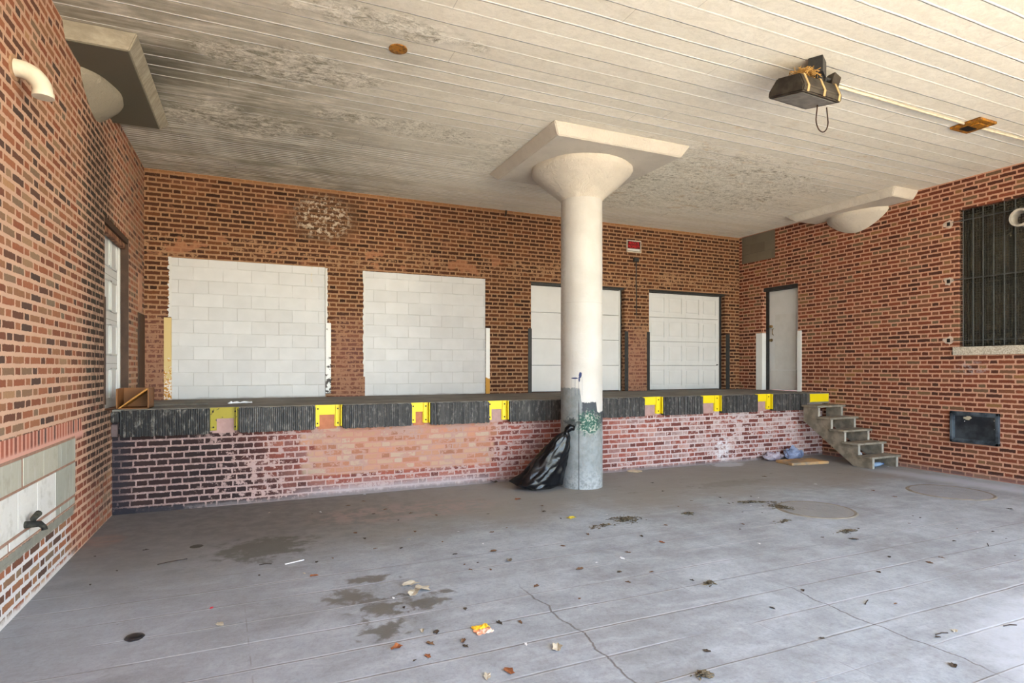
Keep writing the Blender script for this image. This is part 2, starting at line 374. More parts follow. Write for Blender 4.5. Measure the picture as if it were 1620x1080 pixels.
def floor_mat():
    m = Mat('worn_concrete_floor'); x, y, z = m.pos(); P = m.P
    n1 = m.noise(P, 0.9, 6, 0.6); n2 = m.noise(P, 6.0, 6, 0.65); n3 = m.noise(P, 60.0, 4, 0.7)
    sw = m.noise(m.vec(x * 1.0 + y * 0.35, y * 4.0, 0.0), 1.6, 5, 0.6, 0.5)
    col = m.mix(m.step(n1, 0.3, 0.7), srgb(164, 172, 180), srgb(144, 148, 153))
    col = m.mix(m.step(sw, 0.45, 0.75) * 0.5, col, srgb(180, 187, 197))
    col = m.mul(0.5, col, m.mix(m.step(n2, 0.3, 0.7), (0.76, 0.76, 0.76, 1), (1.06, 1.06, 1.06, 1)))
    col = m.mul(0.5, col, m.mix(m.step(n3, 0.25, 0.75), (0.82, 0.82, 0.82, 1), (1.12, 1.12, 1.12, 1)))
    pt = m.noise(P, 2.6, 8, 0.68, 0.6)
    col = m.mul(0.65, col, m.mix(m.step(pt, 0.34, 0.60), (0.80, 0.79, 0.78, 1), (1.07, 1.07, 1.07, 1)))
    gr = m.noise(P, 26.0, 6, 0.75)
    col = m.mul(0.5, col, m.mix(m.step(gr, 0.34, 0.55), (0.72, 0.71, 0.70, 1), (1.05, 1.05, 1.05, 1)))
    # brown-grey dirt towards the dock and the left wall
    dirt = m.step(y + (n1 - .5) * 2.2 + (x * 0.03), -4.8, -3.3)
    col = m.mix(dirt * 0.8, col, srgb(138, 132, 124))
    dl = m.inv(m.step(x + (n1 - .5) * 2.0, 1.0, 4.6)) * m.step(y + (n2 - .5) * .6, -5.6, -3.3)
    col = m.mix(dl * 0.8, col, m.mix(m.step(n2, .35, .65), srgb(72, 68, 60), srgb(108, 104, 95)))
    lft = m.inv(m.step(x + (n1 - .5) * 2.0, 0.0, 3.5))
    col = m.mix(lft * 0.42, col, srgb(128, 122, 124))
    pink = m.blob(x, y, 3.2, -3.3, 2.2, 0.9, n2, 0.9) * m.step(n2, 0.42, 0.6)
    col = m.mix(pink * 0.30, col, srgb(176, 138, 132))
    orange = m.blob(x, y, 0.12, -3.3, 0.35, 0.45, n2, 0.9)
    col = m.mix(orange * m.step(pt, .4, .6) * 0.45, col, srgb(150, 112, 92))
    # wet marks
    wet = m.blob(x, y, 1.60, -4.18, 1.0, 0.85, n2, 1.2)
    nw2 = m.noise(P, 9.0, 7, 0.62, 0.4)
    wet2 = m.blob(x, y, 2.36, -5.40, 0.58, 0.26, nw2, 1.4) + m.blob(x, y, 2.15, -5.72, 0.52, 0.50, nw2, 1.4) + m.blob(x, y, 2.32, -6.02, 0.50, 0.48, nw2, 1.4) \
        + m.blob(x, y, 2.62, -6.0, 0.62, 0.40, nw2, 1.4) + m.blob(x, y, 2.27, -6.36, 0.50, 0.42, nw2, 1.4) + m.blob(x, y, 2.84, -5.88, 0.14, 0.11, nw2, 1.2)
    rd = m.blob(x, y, 7.9, -3.6, 1.5, 0.42, n2, 1.1) * 0.8
    col = m.mix(m.sat(wet) * 0.75, col, srgb(84, 81, 71))
    col = m.mix(m.sat(wet2) * 0.85, col, srgb(92, 89, 82))
    col = m.mix(rd * 0.5, col, srgb(106, 104, 98))
    # dark scuffs
    sc = m.step(m.noise(m.vec(x, y * 2.5, 4.0), 3.0, 6, 0.7), 0.58, 0.72) * m.step(y, -5.6, -3.6)
    col = m.mix(sc * 0.6, col, srgb(98, 92, 86))
    # efflorescence by the dock and along the right wall
    ef = m.blob(x, y, 9.1, -2.3, 0.7, 0.40, n2, 1.0)
    col = m.mix(ef * 0.6, col, srgb(196, 200, 208))
    re = m.inv(m.step(m.abs(x + (y + 5.0) * 0.10 - 11.15) + (n2 - .5) * .3, 0.05, 0.40)) * m.inv(m.step(y, -4.2, -3.2))
    col = m.mix(re * 0.6, col, srgb(190, 196, 208))
    # joints of the slab strips, running parallel to the dock
    yj = y + (m.noise(m.vec(x * 0.6, y * 0.2, 0.0), 2.0, 4) - 0.5) * 0.035
    u = yj * (1 / 0.345); f = m.fract(u); row = m.floor(u); d = m.mn(f, m.inv(f)) * 0.345
    rj = m.white(m.vec(row, 4.0, 0.0))
    nj = m.noise(m.vec(x * 0.8 + row * 5.0, y, 0.0), 1.1, 3)
    jm = m.inv(m.step(d, 0.003, 0.010)) * m.step(nj + rj * 0.25, 0.50, 0.66) * m.inv(m.step(y + (n1 - .5) * 1.6 + x * 0.1, -5.0, -4.3))
    jl = m.inv(m.step(m.abs(d - 0.012), 0.002, 0.010)) * m.step(nj, 0.45, 0.6) * m.inv(m.step(y + (n1 - .5) * 1.6 + x * 0.1, -5.0, -4.3))
    col = m.mix(jl * 0.5, col, srgb(192, 196, 204))
    col = m.mix(jm * (0.35 + rj * 0.35), col, srgb(112, 104, 100))
    jx = m.abs(m.fract((x + y * 0.05) * (1 / 3.05) + 0.12) - 0.5) * 3.05
    jxm = m.inv(m.step(jx + (n2 - .5) * .01, 0.002, 0.007)) * m.step(n2, 0.45, 0.6) * m.step(-1.0 * y, 5.0, 6.0)
    col = m.mix(jxm * 0.5, col, srgb(108, 102, 98))
    # a crack
    wob = (m.noise(m.vec(0.0, y * 1.0, 1.0), 2.2, 5) - 0.5) * 0.22
    ck = m.inv(m.step(m.abs(x - 3.40 + wob), 0.003, 0.010)) * m.box(y, -8.0, -6.1, 0.2) + m.inv(m.step(m.abs(x - 5.27 + wob), 0.003, 0.009)) * m.box(y, -8.3, -6.9, 0.2)
    col = m.mix(ck * 0.7, col, srgb(96, 88, 84))
    # new pale patch at the lower right
    nw = m.blob(x, y, 6.6, -8.9, 2.0, 1.6, n2, 0.5)
    col = m.mix(nw * 0.6, col, srgb(190, 196, 206))
    spk = m.step(m.noise(P, 38.0, 2, 0.5), 0.70, 0.74)
    col = m.mix(spk * 0.4 * m.step(y, -7.0, -4.5), col, srgb(86, 78, 72))
    h = n3 * 0.25 + n2 * 0.4 - jm * 0.8 - ck * 1.0 + spk * 0.3
    m.bump(h, 0.45, 0.008)
    return m.done(col, m.mix(m.sat(wet2), (0.72, 0.72, 0.72, 1), (0.5, 0.5, 0.5, 1)), 0, 0.3)
M_FLOOR = floor_mat()

M_GROUND = simple('sunlit_pavement', srgb(224, 206, 172), 0.9, var=0.12, scale=0.4)
M_SLAB = simple('dock_slab_concrete', srgb(128, 122, 114), 0.88, var=0.28, scale=2.5, bump=0.4)

def blockwork(name, dirty=False, bw=0.406, bh=0.203, x0=0.0, z0=DZ, base=(203, 203, 204), line=(176, 175, 174)):
    m = Mat(name); x, y, z = m.pos()
    s = x + y
    n = m.noise(m.vec(s, z, 0.0), 3.0, 4)
    zz = z - z0 + (n - .5) * 0.01
    row = m.floor(zz * (1 / bh)); u = (s - x0 + (n - .5) * 0.01) * (1 / bw) + m.fract(row * 0.5)
    f = m.fract(u); fz = m.fract(zz * (1 / bh))
    d = m.mn(m.mn(f, m.inv(f)) * bw, m.mn(fz, m.inv(fz)) * bh)
    j = m.inv(m.step(d, 0.002, 0.007))
    rnd = m.white(m.vec(m.floor(u), row, 2.0))
    vis = m.step(n + rnd * 0.2, 0.45, 0.62)
    col = m.mix(rnd, srgb(*base), srgb(*[v - 9 for v in base]))
    col = m.mul(0.5, col, m.mix(m.step(m.noise(m.vec(s, z, 3.0), 4.0, 5), 0.3, 0.7), (0.90, 0.90, 0.90, 1), (1.03, 1.03, 1.03, 1)))
    col = m.mix(j * vis * 0.8, col, srgb(*line))
    foot = m.inv(m.step(z - DZ + (n - .5) * .06, 0.0, 0.03)) * 0.6
    col = m.mix(foot, col, srgb(120, 112, 104))
    sc = m.step(m.noise(m.vec(s * 1.5, z, 5.0), 5.0, 6, 0.75), 0.70, 0.74)
    col = m.mix(sc * 0.45, col, srgb(130, 124, 120))
    if dirty:
        rs = m.box(x, 2.36, 2.38, 0.01) * m.step(z, 2.9, 3.3) * m.step(m.noise(m.vec(s, z, 3.0), 9.0, 3), 0.45, 0.6)
        col = m.mix(rs * 0.5, col, srgb(206, 180, 120))
    h = m.inv(j) * 1.0 + m.noise(m.vec(s, z, 0.0), 60.0, 3) * 0.2
    m.bump(h, 0.5, 0.006)
    return m.done(col, 0.6, 0, 0.35)
M_BLK1 = blockwork('painted_blockwork', True, x0=0.46)
M_BLK2 = blockwork('painted_blockwork_flush', x0=3.4)
M_GREYBLK = blockwork('grey_blockwork', bw=0.4, bh=0.2, z0=4.06, base=(116, 108, 94), line=(92, 86, 76))

def plaster(name, base, edge=None):
    m = Mat(name); P = m.obj()
    n = m.noise(P, 3.0, 6, 0.6); n2 = m.noise(P, 16.0, 7, 0.72, 0.8)
    c = m.mix(m.step(n, 0.3, 0.7), base, K(base, 0.90))
    c = m.mix(m.inv(m.step(n2, 0.30, 0.40)) * 0.35, c, K(base, 0.6))
    m.bump(n2 * 0.5 + m.noise(P, 7.0, 6, 0.65, 0.6) * 1.2 + m.noise(P, 70.0, 3) * 0.1, 0.8, 0.03)
    return m.done(c, 0.75, 0, 0.25)
M_CAP = plaster('painted_concrete', srgb(212, 204, 190))
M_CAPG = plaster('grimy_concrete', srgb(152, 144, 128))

def soffit_mat():
    m = Mat('drop_panel_dark_base'); x, y, z = m.pos()
    n = m.noise(m.vec(x, y * 3, z), 5.0, 6, .7)
    c = m.mix(m.step(n, .3, .7), srgb(172, 164, 146), srgb(140, 132, 116))
    underside = m.inv(m.step(z + (n - .5) * .01, 4.547, 4.556))  # darker only on the panel underside
    c = m.mix(underside * 0.85, c, m.mix(n, srgb(58, 56, 46), srgb(104, 98, 84)))
    m.bump(n, .5, .01); return m.done(c, .85, 0, .2)
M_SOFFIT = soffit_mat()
def shaft_mat():
    m = Mat('peeling_column_paint'); x, y, z = m.pos(); P = m.P
    cx, cy = 5.85, -2.80
    t = ((x - cx) * math.cos(YAW) - (y - cy) * math.sin(YAW)) * (1 / 0.3)
    n = m.noise(P, 7.0, 5, 0.65); n2 = m.noise(P, 22.0, 5, 0.7)
    col = m.mix(m.step(m.noise(P, 2.2, 6), 0.3, 0.7), srgb(196, 193, 188), srgb(184, 180, 174))
    lf = m.inv(m.step(t, -0.95, -0.75)) * m.step(n2, 0.42, 0.55) * 0.35
    col = m.mix(lf, col, srgb(160, 148, 130))
    ring = m.inv(m.step(m.abs(z - 2.62 + (n - .5) * 0.02), 0.001, 0.005)) * 0.4
    col = m.mix(ring, col, srgb(150, 144, 136))
    # bare foot
    b = 1.42 - m.step(t, -0.22, -0.10) * 0.20 - m.step(t, 0.58, 0.66) * 0.14 + (n2 - 0.5) * 0.10
    bare = m.inv(m.step(z - b, -0.006, 0.006))
    cc = m.mix(m.step(n, 0.3, 0.7), srgb(118, 123, 123), srgb(142, 147, 149))
    cc = m.mix(m.step(n2, 0.5, 0.7) * 0.5, cc, srgb(128, 122, 112))
    dg = m.step(t + (n2 - .5) * .2, -0.12, -0.05) * m.step(z + (n - .5) * .25, 0.86, 0.92)
    cc = m.mix(dg, cc, m.mix(n2, srgb(46, 51, 58), srgb(66, 71, 77)))
    gn = m.blob(t, z, 0.22, 0.93, 1.5, 0.40, n2, 1.2)
    gcol = m.ramp(m.noise(P, 32.0, 3), [(0, srgb(26, 46, 44)), (0.42, srgb(32, 76, 64)), (0.52, srgb(48, 92, 78)), (0.58, srgb(150, 152, 140)), (1, srgb(166, 166, 156))])
    cc = m.mix(gn, cc, gcol)
    dk = m.blob(t, z, -0.55, 0.93, 0.9, 0.20, n2, 1.3)
    cc = m.mix(dk * 0.8, cc, srgb(40, 46, 48))
    low = m.inv(m.step(z + (n - .5) * .3, 0.1, 0.4)) * m.step(n2, 0.4, 0.6) * 0.35
    cc = m.mix(low, cc, srgb(196, 200, 204))
    ln = m.inv(m.step(m.abs(t + 0.24), 0.012, 0.03)) * m.inv(m.step(z, 1.18, 1.28))
    cc = m.mix(ln * 0.85, cc, srgb(40, 42, 46))
    col = m.mix(bare, col, cc)
    # blue paint splash with its runs
    bl = m.blob(t, z, -0.17, 1.60, 0.10, 0.06, n2, 0.6) + m.blob(t, z, -0.42, 1.555, 0.22, 0.014, n2, 0.5) + m.blob(t, z, -0.22, 1.54, 0.05, 0.05, n2, 0.5)
    run = m.inv(m.step(m.abs(m.fract(t * 6.2) - 0.5), 0.03, 0.09)) * m.box(t, -0.56, -0.08, 0.01) * m.box(z + n * 0.3, 1.45, 1.72, 0.02) * 0.65
    col = m.mix(m.sat(bl + run), col, srgb(34, 48, 92))
    m.bump(n2 * 0.8 - bare * 0.6 + m.noise(P, 60, 3) * 0.2, 0.45, 0.010)
    return m.done(col, 0.6, 0, 0.35)
M_SHAFT = shaft_mat()

M_WHITE = simple('white_door_paint', srgb(206, 206, 206), 0.45, var=0.05, scale=3, bump=0.05, spec=0.4)
M_WHITEJ = simple('white_trim_paint', srgb(204, 203, 201), 0.5, var=0.08, scale=5, bump=0.05)
M_BLACKST = simple('black_painted_steel', srgb(50, 50, 50), 0.5, 0.0, var=0.35, scale=9, bump=0.2)
M_BROWN = simple('dark_brown_frame', srgb(74, 54, 42), 0.6, var=0.3, scale=6)
M_DARK = simple('dark_gap', srgb(30, 27, 24), 0.8, var=0.3)
M_STONE = None
def rubber_mat():
    m = Mat('laminated_rubber'); x, y, z = m.pos()
    f = m.fract(x * (1 / 0.024) + m.noise(m.P, 6.0, 3) * 0.7)
    g = m.inv(m.step(m.mn(f, m.inv(f)), 0.05, 0.22))
    r = m.white(m.vec(m.floor(x * (1 / 0.024)), 0.0, 0.0))
    n = m.noise(m.vec(x * 2.5, y, z), 8.0, 5, 0.7)
    col = m.mix(r, srgb(44, 44, 45), srgb(78, 76, 75))
    col = m.mix(m.step(n, 0.48, 0.72) * 0.75, col, srgb(142, 138, 132))
    col = m.mix(g * 0.85, col, srgb(24, 24, 27))
    col = m.mix(m.inv(m.step(x, 1.05, 1.3)) * 0.8, col, m.mix(m.step(n, .5, .68), srgb(20, 19, 21), srgb(120, 116, 110)))
    m.bump(m.inv(g) * 1.0 + n * 0.3, 0.8, 0.01)
    return m.done(col, 0.6, 0, 0.4)
M_RUB = rubber_mat()
def worn(name, base, under, amount, scale=14, zgrad=None, rough=0.5, xgrad=None):
    m = Mat(name); x, y, z = m.pos()
    n = m.noise(m.P, scale, 5, 0.7)
    v = n
    if zgrad: v = v + m.inv(m.step(z, zgrad[0], zgrad[1])) * zgrad[2]
    w = m.step(v, 1 - amount - 0.02, 1 - amount + 0.02)
    c = m.mix(m.noise(m.P, 4, 3), base, K(base, 0.86))
    if isinstance(under, list): u = m.ramp(m.noise(m.P, scale * 2.2, 3), under)
    else: u = under
    c = m.mix(w, c, u)
    m.bump(m.inv(w) * 1.0 + n * 0.2, 0.4, 0.004)
    return m.done(c, rough, 0, 0.4)
M_YEL = worn('yellow_safety_paint', srgb(226, 200, 8), srgb(120, 96, 30), 0.30, 18)
M_YELD = worn('grimy_yellow_paint', srgb(150, 136, 12), srgb(70, 60, 26), 0.40, 12)
M_GUARDW = worn('white_corner_guard_paint', srgb(230, 230, 228), srgb(120, 96, 66), 0.26, 16)
M_GUARDR = worn('rusted_corner_guard', srgb(206, 180, 120), [(0, srgb(90, 60, 20)), (0.45, srgb(190, 130, 30)), (0.6, srgb(226, 222, 214)), (1, srgb(60, 54, 48))], 0.30, 14, (1.25, 2.1, 0.30))
M_GUARDB = worn('peeling_corner_guard', srgb(228, 228, 226), srgb(52, 44, 40), 0.36, 9, (1.3, 2.1, 0.16))
M_GUARDY = worn('white_guard_yellow_foot', srgb(232, 232, 230), srgb(186, 132, 30), 0.20, 30, (1.45, 1.60, 0.5))
M_RUST = worn('rusty_plate', srgb(176, 116, 28), [(0, srgb(64, 44, 22)), (0.5, srgb(120, 76, 20)), (1, srgb(214, 166, 84))], 0.52, 20)
M_WOODST = simple('weathered_step_board', srgb(146, 136, 120), 0.85, var=0.42, scale=7, bump=0.4)
M_WOODED = simple('pale_step_edge', srgb(172, 166, 154), 0.8, var=0.25, scale=10, bump=0.3)
M_LIME = None

# ------------------------------------------------------------------ geometry helpers
ORI = []
class MB:
    def __init__(s): s.bm = bmesh.new()
    def box(s, a, b, rot=None, bev=0.0, taper=None):
        cx, cy, cz = [(a[i] + b[i]) / 2 for i in range(3)]
        h = [abs(b[i] - a[i]) / 2 for i in range(3)]
        vs_ = []
        for dz in (-1, 1):
            for dx, dy in ((-1, -1), (1, -1), (1, 1), (-1, 1)):
                v = Vector((dx * h[0], dy * h[1], dz * h[2]))
                if taper and dz > 0: v.x *= taper[0]; v.y *= taper[1]
                if rot: v = rot @ v
                vs_.append(s.bm.verts.new((cx + v.x, cy + v.y, cz + v.z)))
        fs = [s.bm.faces.new([vs_[i] for i in q]) for q in ((0, 3, 2, 1), (4, 5, 6, 7), (0, 1, 5, 4), (1, 2, 6, 5), (2, 3, 7, 6), (3, 0, 4, 7))]
        if bev > 0:
            es = set(e for f in fs for e in f.edges)
            bmesh.ops.bevel(s.bm, geom=list(es), offset=bev, segments=2, affect='EDGES', profile=0.5)
        return s
    def poly(s, pts):
        s.bm.faces.new([s.bm.verts.new(p) for p in pts]); return s
    def prism(s, pts, vec):
        """a closed outline swept along vec"""
        v = Vector(vec); a = [s.bm.verts.new(p) for p in pts]; b = [s.bm.verts.new(Vector(p) + v) for p in pts]
        n = len(pts); s.bm.faces.new(a); s.bm.faces.new(b[::-1])
        for i in range(n): s.bm.faces.new((a[i], b[i], b[(i + 1) % n], a[(i + 1) % n]))
        return s
    def tube(s, pts, r, seg=10, cap=True):
        pts = [Vector(p) for p in pts]; rings = []
        rr = r if isinstance(r, (list, tuple)) else [r] * len(pts)
        up = None
        for i, p in enumerate(pts):
            d = (pts[min(i + 1, len(pts) - 1)] - pts[max(i - 1, 0)]).normalized()
            if up is None:
                up = d.orthogonal().normalized()
            else: up = (up - d * up.dot(d)).normalized()
            w = d.cross(up)
            rings.append([s.bm.verts.new(p + (up * math.cos(2 * PI * k / seg) + w * math.sin(2 * PI * k / seg)) * rr[i]) for k in range(seg)])
        for a, b in zip(rings, rings[1:]):
            for k in range(seg): s.bm.faces.new((a[k], a[(k + 1) % seg], b[(k + 1) % seg], b[k]))
        if cap: s.bm.faces.new(rings[0][::-1]); s.bm.faces.new(rings[-1])
        return s
    def lathe(s, prof, c, seg=48, jit=0.0):
        rings = []
        for r, z in prof:
            rings.append([s.bm.verts.new((c[0] + math.cos(2 * PI * k / seg) * r * (1 + jit * mnoise.noise((math.cos(2 * PI * k / seg) * 2, math.sin(2 * PI * k / seg) * 2, z * 2))),
                                          c[1] + math.sin(2 * PI * k / seg) * r * (1 + jit * mnoise.noise((math.cos(2 * PI * k / seg) * 2, math.sin(2 * PI * k / seg) * 2, z * 2))), c[2] + z)) for k in range(seg)])
        for a, b in zip(rings, rings[1:]):
            for k in range(seg): s.bm.faces.new((a[k], a[(k + 1) % seg], b[(k + 1) % seg], b[k]))
        s.bm.faces.new(rings[0][::-1]); s.bm.faces.new(rings[-1])
        return s
    def clip(s, co, no):
        g = list(s.bm.verts) + list(s.bm.edges) + list(s.bm.faces)
        r = bmesh.ops.bisect_plane(s.bm, geom=g, plane_co=co, plane_no=no, clear_outer=True)
        es = [e for e in r['geom_cut'] if isinstance(e, bmesh.types.BMEdge)]
        if es:
            try: bmesh.ops.contextual_create(s.bm, geom=es)
            except Exception: pass
        return s
    def build(s, name, mat, parent=None, origin=None, smooth=False):
        me = bpy.data.meshes.new(name)
        bmesh.ops.recalc_face_normals(s.bm, faces=s.bm.faces)
        if smooth:
            for f in s.bm.faces: f.smooth = True
        s.bm.to_mesh(me); s.bm.free()
        o = bpy.data.objects.new(name, me); C.objects.link(o)
        me.materials.append(mat)
        if parent is not None:
            base = Vector(parent.get('_o', (0, 0, 0)))
            me.transform(Matrix.Translation(-base)); o.parent = parent; o['_o'] = tuple(base); ORI.append(o)
        elif origin is not None:
            me.transform(Matrix.Translation(-Vector(origin))); o.location = origin
        if smooth:
            try: me.set_sharp_from_angle(angle=math.radians(40))
            except Exception: pass
        return o

def tag(o, label=None, cat=None, group=None, kind=None):
    if label: o['label'] = label
    if cat: o['category'] = cat
    if group: o['group'] = group
    if kind: o['kind'] = kind
    return o
def thing(name, loc, label, cat, group=None):
    o = bpy.data.objects.new(name, None); C.objects.link(o); o.location = loc; o.empty_display_size = 0.1
    o['_o'] = tuple(loc); ORI.append(o)
    return tag(o, label, cat, group)
def struct(o): o['kind'] = 'structure'; return o

# ------------------------------------------------------------------ the shell
def wall_grid(name, axis, at, thick, s0, s1, z0, z1, holes, mat):
    """a wall in the plane axis=at, thick behind it, with rectangular holes (s0,s1,z0,z1[,depth])"""
    m = MB(); T = (lambda s, d, z: (s, at + d, z)) if axis == 'y' else (lambda s, d, z: (at + d, s, z))
    S_ = sorted({s0, s1, *[h[0] for h in holes], *[h[1] for h in holes]}); Z_ = sorted({z0, z1, *[h[2] for h in holes], *[h[3] for h in holes]})
    for a, b in zip(S_, S_[1:]):
        for c, d in zip(Z_, Z_[1:]):
            if any(h[0] <= a and b <= h[1] and h[2] <= c and d <= h[3] for h in holes): continue
            for off in (0, thick): m.poly([T(a, off, c), T(b, off, c), T(b, off, d), T(a, off, d)])
    def rim(a, b, c, d):
        m.poly([T(a, 0, c), T(a, thick, c), T(a, thick, d), T(a, 0, d)]); m.poly([T(b, 0, c), T(b, thick, c), T(b, thick, d), T(b, 0, d)])
        m.poly([T(a, 0, c), T(b, 0, c), T(b, thick, c), T(a, thick, c)]); m.poly([T(a, 0, d), T(b, 0, d), T(b, thick, d), T(a, thick, d)])
    rim(s0, s1, z0, z1)
    for h in holes: rim(*h[:4])
    bmesh.ops.remove_doubles(m.bm, verts=m.bm.verts, dist=1e-4)
    return struct(m.build(name, mat))

DH = 3.355                                             # head of the dock doors
HOLES_B = [(0.35, 2.59, DZ, 3.375), (3.235, 5.45, DZ, 3.36), (6.39, 8.55, DZ, DH), (9.17, 11.27, DZ, DH)]
wall_grid('wall_back', 'y', 0.0, 0.35, -0.35, W + 0.35, 0.0, HC, HOLES_B, M_BACK)
wall_grid('wall_left', 'x', 0.0, -0.35, FRONT, 0.0, 0.0, HC, [(-2.50, -1.15, DZ, 3.38)], M_LEFT)
wall_grid('wall_right', 'x', W, 0.35, -12.8, 0.0, 0.0, HC, [(-1.58, -0.67, DZ, 3.44), (-6.7, -4.56, 2.03, 4.19), (-1.005, -0.06, 4.06, 4.67)], M_RIGHT)

cm = MB().box((-0.35, FRONT, HC), (W + 2.5, 0.35, HC + 0.35)); struct(cm.build('ceiling', M_CEIL))
fm = MB().box((-0.35, -14.2, -0.2), (W + 2.5, 0.35, 0.0)); struct(fm.build('floor', M_FLOOR))
gm = MB(); gm.box((-50, -70, -0.25), (60, -14.2, -0.012)); struct(gm.build('ground', M_GROUND))
g2 = MB(); g2.box((W + 2.5, -14.2, -0.25), (60, 25, -0.012)); struct(g2.build('ground_side', M_GROUND))
g3 = MB(); g3.box((-50, -14.2, -0.25), (-0.35, 25, -0.012)); struct(g3.build('ground_side', M_GROUND))

# the loading dock
dock = thing('loading_dock', (0, -D, 0), 'long raised concrete loading dock with brick front along the back wall', 'loading dock')
dock['kind'] = 'structure'
db = MB()
db.box((0, -D, 0), (W, 0, DZ - 0.09))
db.build('brick_face', M_DOCK, dock)
ds = MB()
ds.box((0, -D - 0.012, DZ - 0.09), (W, 0, DZ), bev=0.008)
ds.build('slab', M_SLAB, dock)
ld = MB(); ld.box((11.165, -2.29, DZ - 0.20), (W, -D - 0.012, DZ), bev=0.006)
ld.build('landing', M_SLAB, dock)
tag(MB().box((11.168, -2.302, DZ - 0.165), (W - 0.03, -2.29, DZ - 0.015)).build('edge_strip', M_YEL, origin=(11.4, -2.30, 1.1)),
    'bright yellow painted strip on the dock edge above the steps', 'safety strip')

# dock bumpers and yellow brackets between them
BUMP = [(0.10, 1.00), (1.33, 2.22), (2.575, 3.49), (3.77, 4.64), (4.97, 5.87), (6.20, 7.40), (7.79, 8.63), (9.07, 9.91), (10.30, 11.16)]
BLAB = ['shiny soot-black laminated rubber bumper beside the left wall', 'black laminated rubber bumper between grimy and second yellow bracket',
        'black laminated rubber bumper above the left part of the pale brick repair', 'black laminated rubber bumper above the right part of the pale brick repair',
        'black laminated rubber bumper above the trash bag', 'black laminated rubber bumper just right of the column',
        'black laminated rubber bumper under the panelled garage door', 'black laminated rubber bumper under the corner of the back wall',
        'black laminated rubber bumper next to the wooden steps']
for i, ((a, b), lab) in enumerate(zip(BUMP, BLAB)):
    m = MB(); n = int((b - a) / 0.024); rnd = random.Random(i)
    zb, zt = 0.905, DZ - 0.01
    for k in range(n):
        xa = a + (b - a) * k / n; xb = a + (b - a) * (k + 1) / n
        j = rnd.uniform(-0.006, 0.006); jz = rnd.uniform(-0.006, 0.004); e = 1 - abs((k + .5) / n * 2 - 1) ** 8 * 0.25
        if i == 0: j *= 2
        m.box((xa + .001, -D - 0.115 * e + j, zb + jz), (xb - .001, -D - 0.012, zt + jz), bev=0.0)
    t = thing('dock_bumper', ((a + b) / 2, -D, zb), lab, 'dock bumper', 'laminated rubber bumpers along the dock edge')
    m.build('rubber_pad', M_RUB, t)
    for xx in (a - 0.008, b): MB().box((xx, -D - 0.08, zb + 0.02), (xx + 0.008, -D - 0.012, zt - 0.02)).build('end_plate', M_BLACKST, t)
M_BOLT = simple('dark_bolt', srgb(40, 36, 30), 0.5, 0.6)
def bracket(a, b, nl, nr, nz, mat, lab):
    t = thing('bumper_bracket', ((a + b) / 2, -D, 0.93), lab, 'bracket', 'yellow steel brackets between the dock bumpers')
    y0, y1 = -D - 0.03, -D - 0.013
    zt, zb = DZ - 0.002, 0.935
    m = MB(); m.box((a, y0, nz), (b, y1, zt))
    if nl > a + 0.01: m.box((a, y0, zb), (nl, y1, nz))
    m.box((nr, y0 , zb), (b, y1, nz))
    plate = m.build('plate', mat, t)
    m = MB(); m.box((b - 0.03, -D - 0.095, zb), (b - 0.016, y0, zt), bev=0.003); m.box((nr + 0.01, y0 - 0.012, zb - .005), (b - 0.03, y0, zt), bev=0.003)
    m.build('angle', mat, t)
    for (bx, bz) in ((a + 0.03, zt - 0.05), ((nr + b) / 2 - 0.01, zt - 0.05), ((nr + b) / 2 - 0.01, zb + 0.04)) + (((a + nl) / 2, zb + 0.04),) * (nl > a + 0.01):
        yy = y0 if bx < nr else y0 - 0.012
        MB().tube([(bx, yy - 0.006, bz), (bx, yy, bz)], 0.011, 8).build('bolt', M_BOLT, plate)
bracket(1.01, 1.325, 1.08, 1.27, 1.08, M_YELD, 'grimy dull yellow steel bracket nearest the left wall')
bracket(2.23, 2.57, 2.28, 2.47, 1.085, M_YEL, 'yellow steel bracket with orange-pink brick showing in its notch')
bracket(3.495, 3.765, 3.56, 3.66, 1.09, M_YEL, 'narrow yellow steel bracket over the middle of the pale repair')
bracket(4.645, 4.965, 4.70, 4.86, 1.09, M_YEL, 'chipped yellow steel bracket left of the trash bag')
bracket(7.405, 7.785, 7.405, 7.66, 1.08, M_YEL, 'yellow steel bracket between the column and the panelled door')
bracket(8.635, 9.065, 8.635, 8.93, 1.08, M_YEL, 'yellow steel bracket below the panelled garage door')
bracket(9.915, 10.295, 9.915, 10.17, 1.08, M_YEL, 'yellow steel bracket below the white steel door')
# plaster showing in the notches
M_NOTCHO = simple('orange_mortar', srgb(178, 114, 84), 0.9, var=0.15)
M_NOTCHP = simple('pink_mortar', srgb(168, 136, 130), 0.9, var=0.15)
for (a, b, mt) in ((1.03, 1.28, M_NOTCHP), (2.26, 2.5, M_NOTCHO), (3.53, 3.69, M_NOTCHO), (4.68, 4.88, M_NOTCHP), (7.41, 7.68, M_NOTCHP), (8.64, 8.95, M_NOTCHP), (9.92, 10.19, M_NOTCHP)):
    o = MB().box((a, -D - 0.013, 0.90), (b, -D - 0.001, 1.10)).build('mortar_patch', mt, dock)
# broken corner piece at the far left of the dock edge
t = thing('broken_edge_block', (0.05, -D, 0.9), 'sooty broken concrete block end at the far left of the dock edge', 'concrete block')
MB().box((0.0, -D - 0.10, 1.07), (0.085, -D - 0.013, DZ - 0.02), bev=0.02).build('cap', M_RUB, t)
MB().box((0.0, -D - 0.06, 0.905), (0.065, -D - 0.013, 1.05), bev=0.008).build('brick', simple('sooty_brick', srgb(98, 84, 84), 0.9), t)

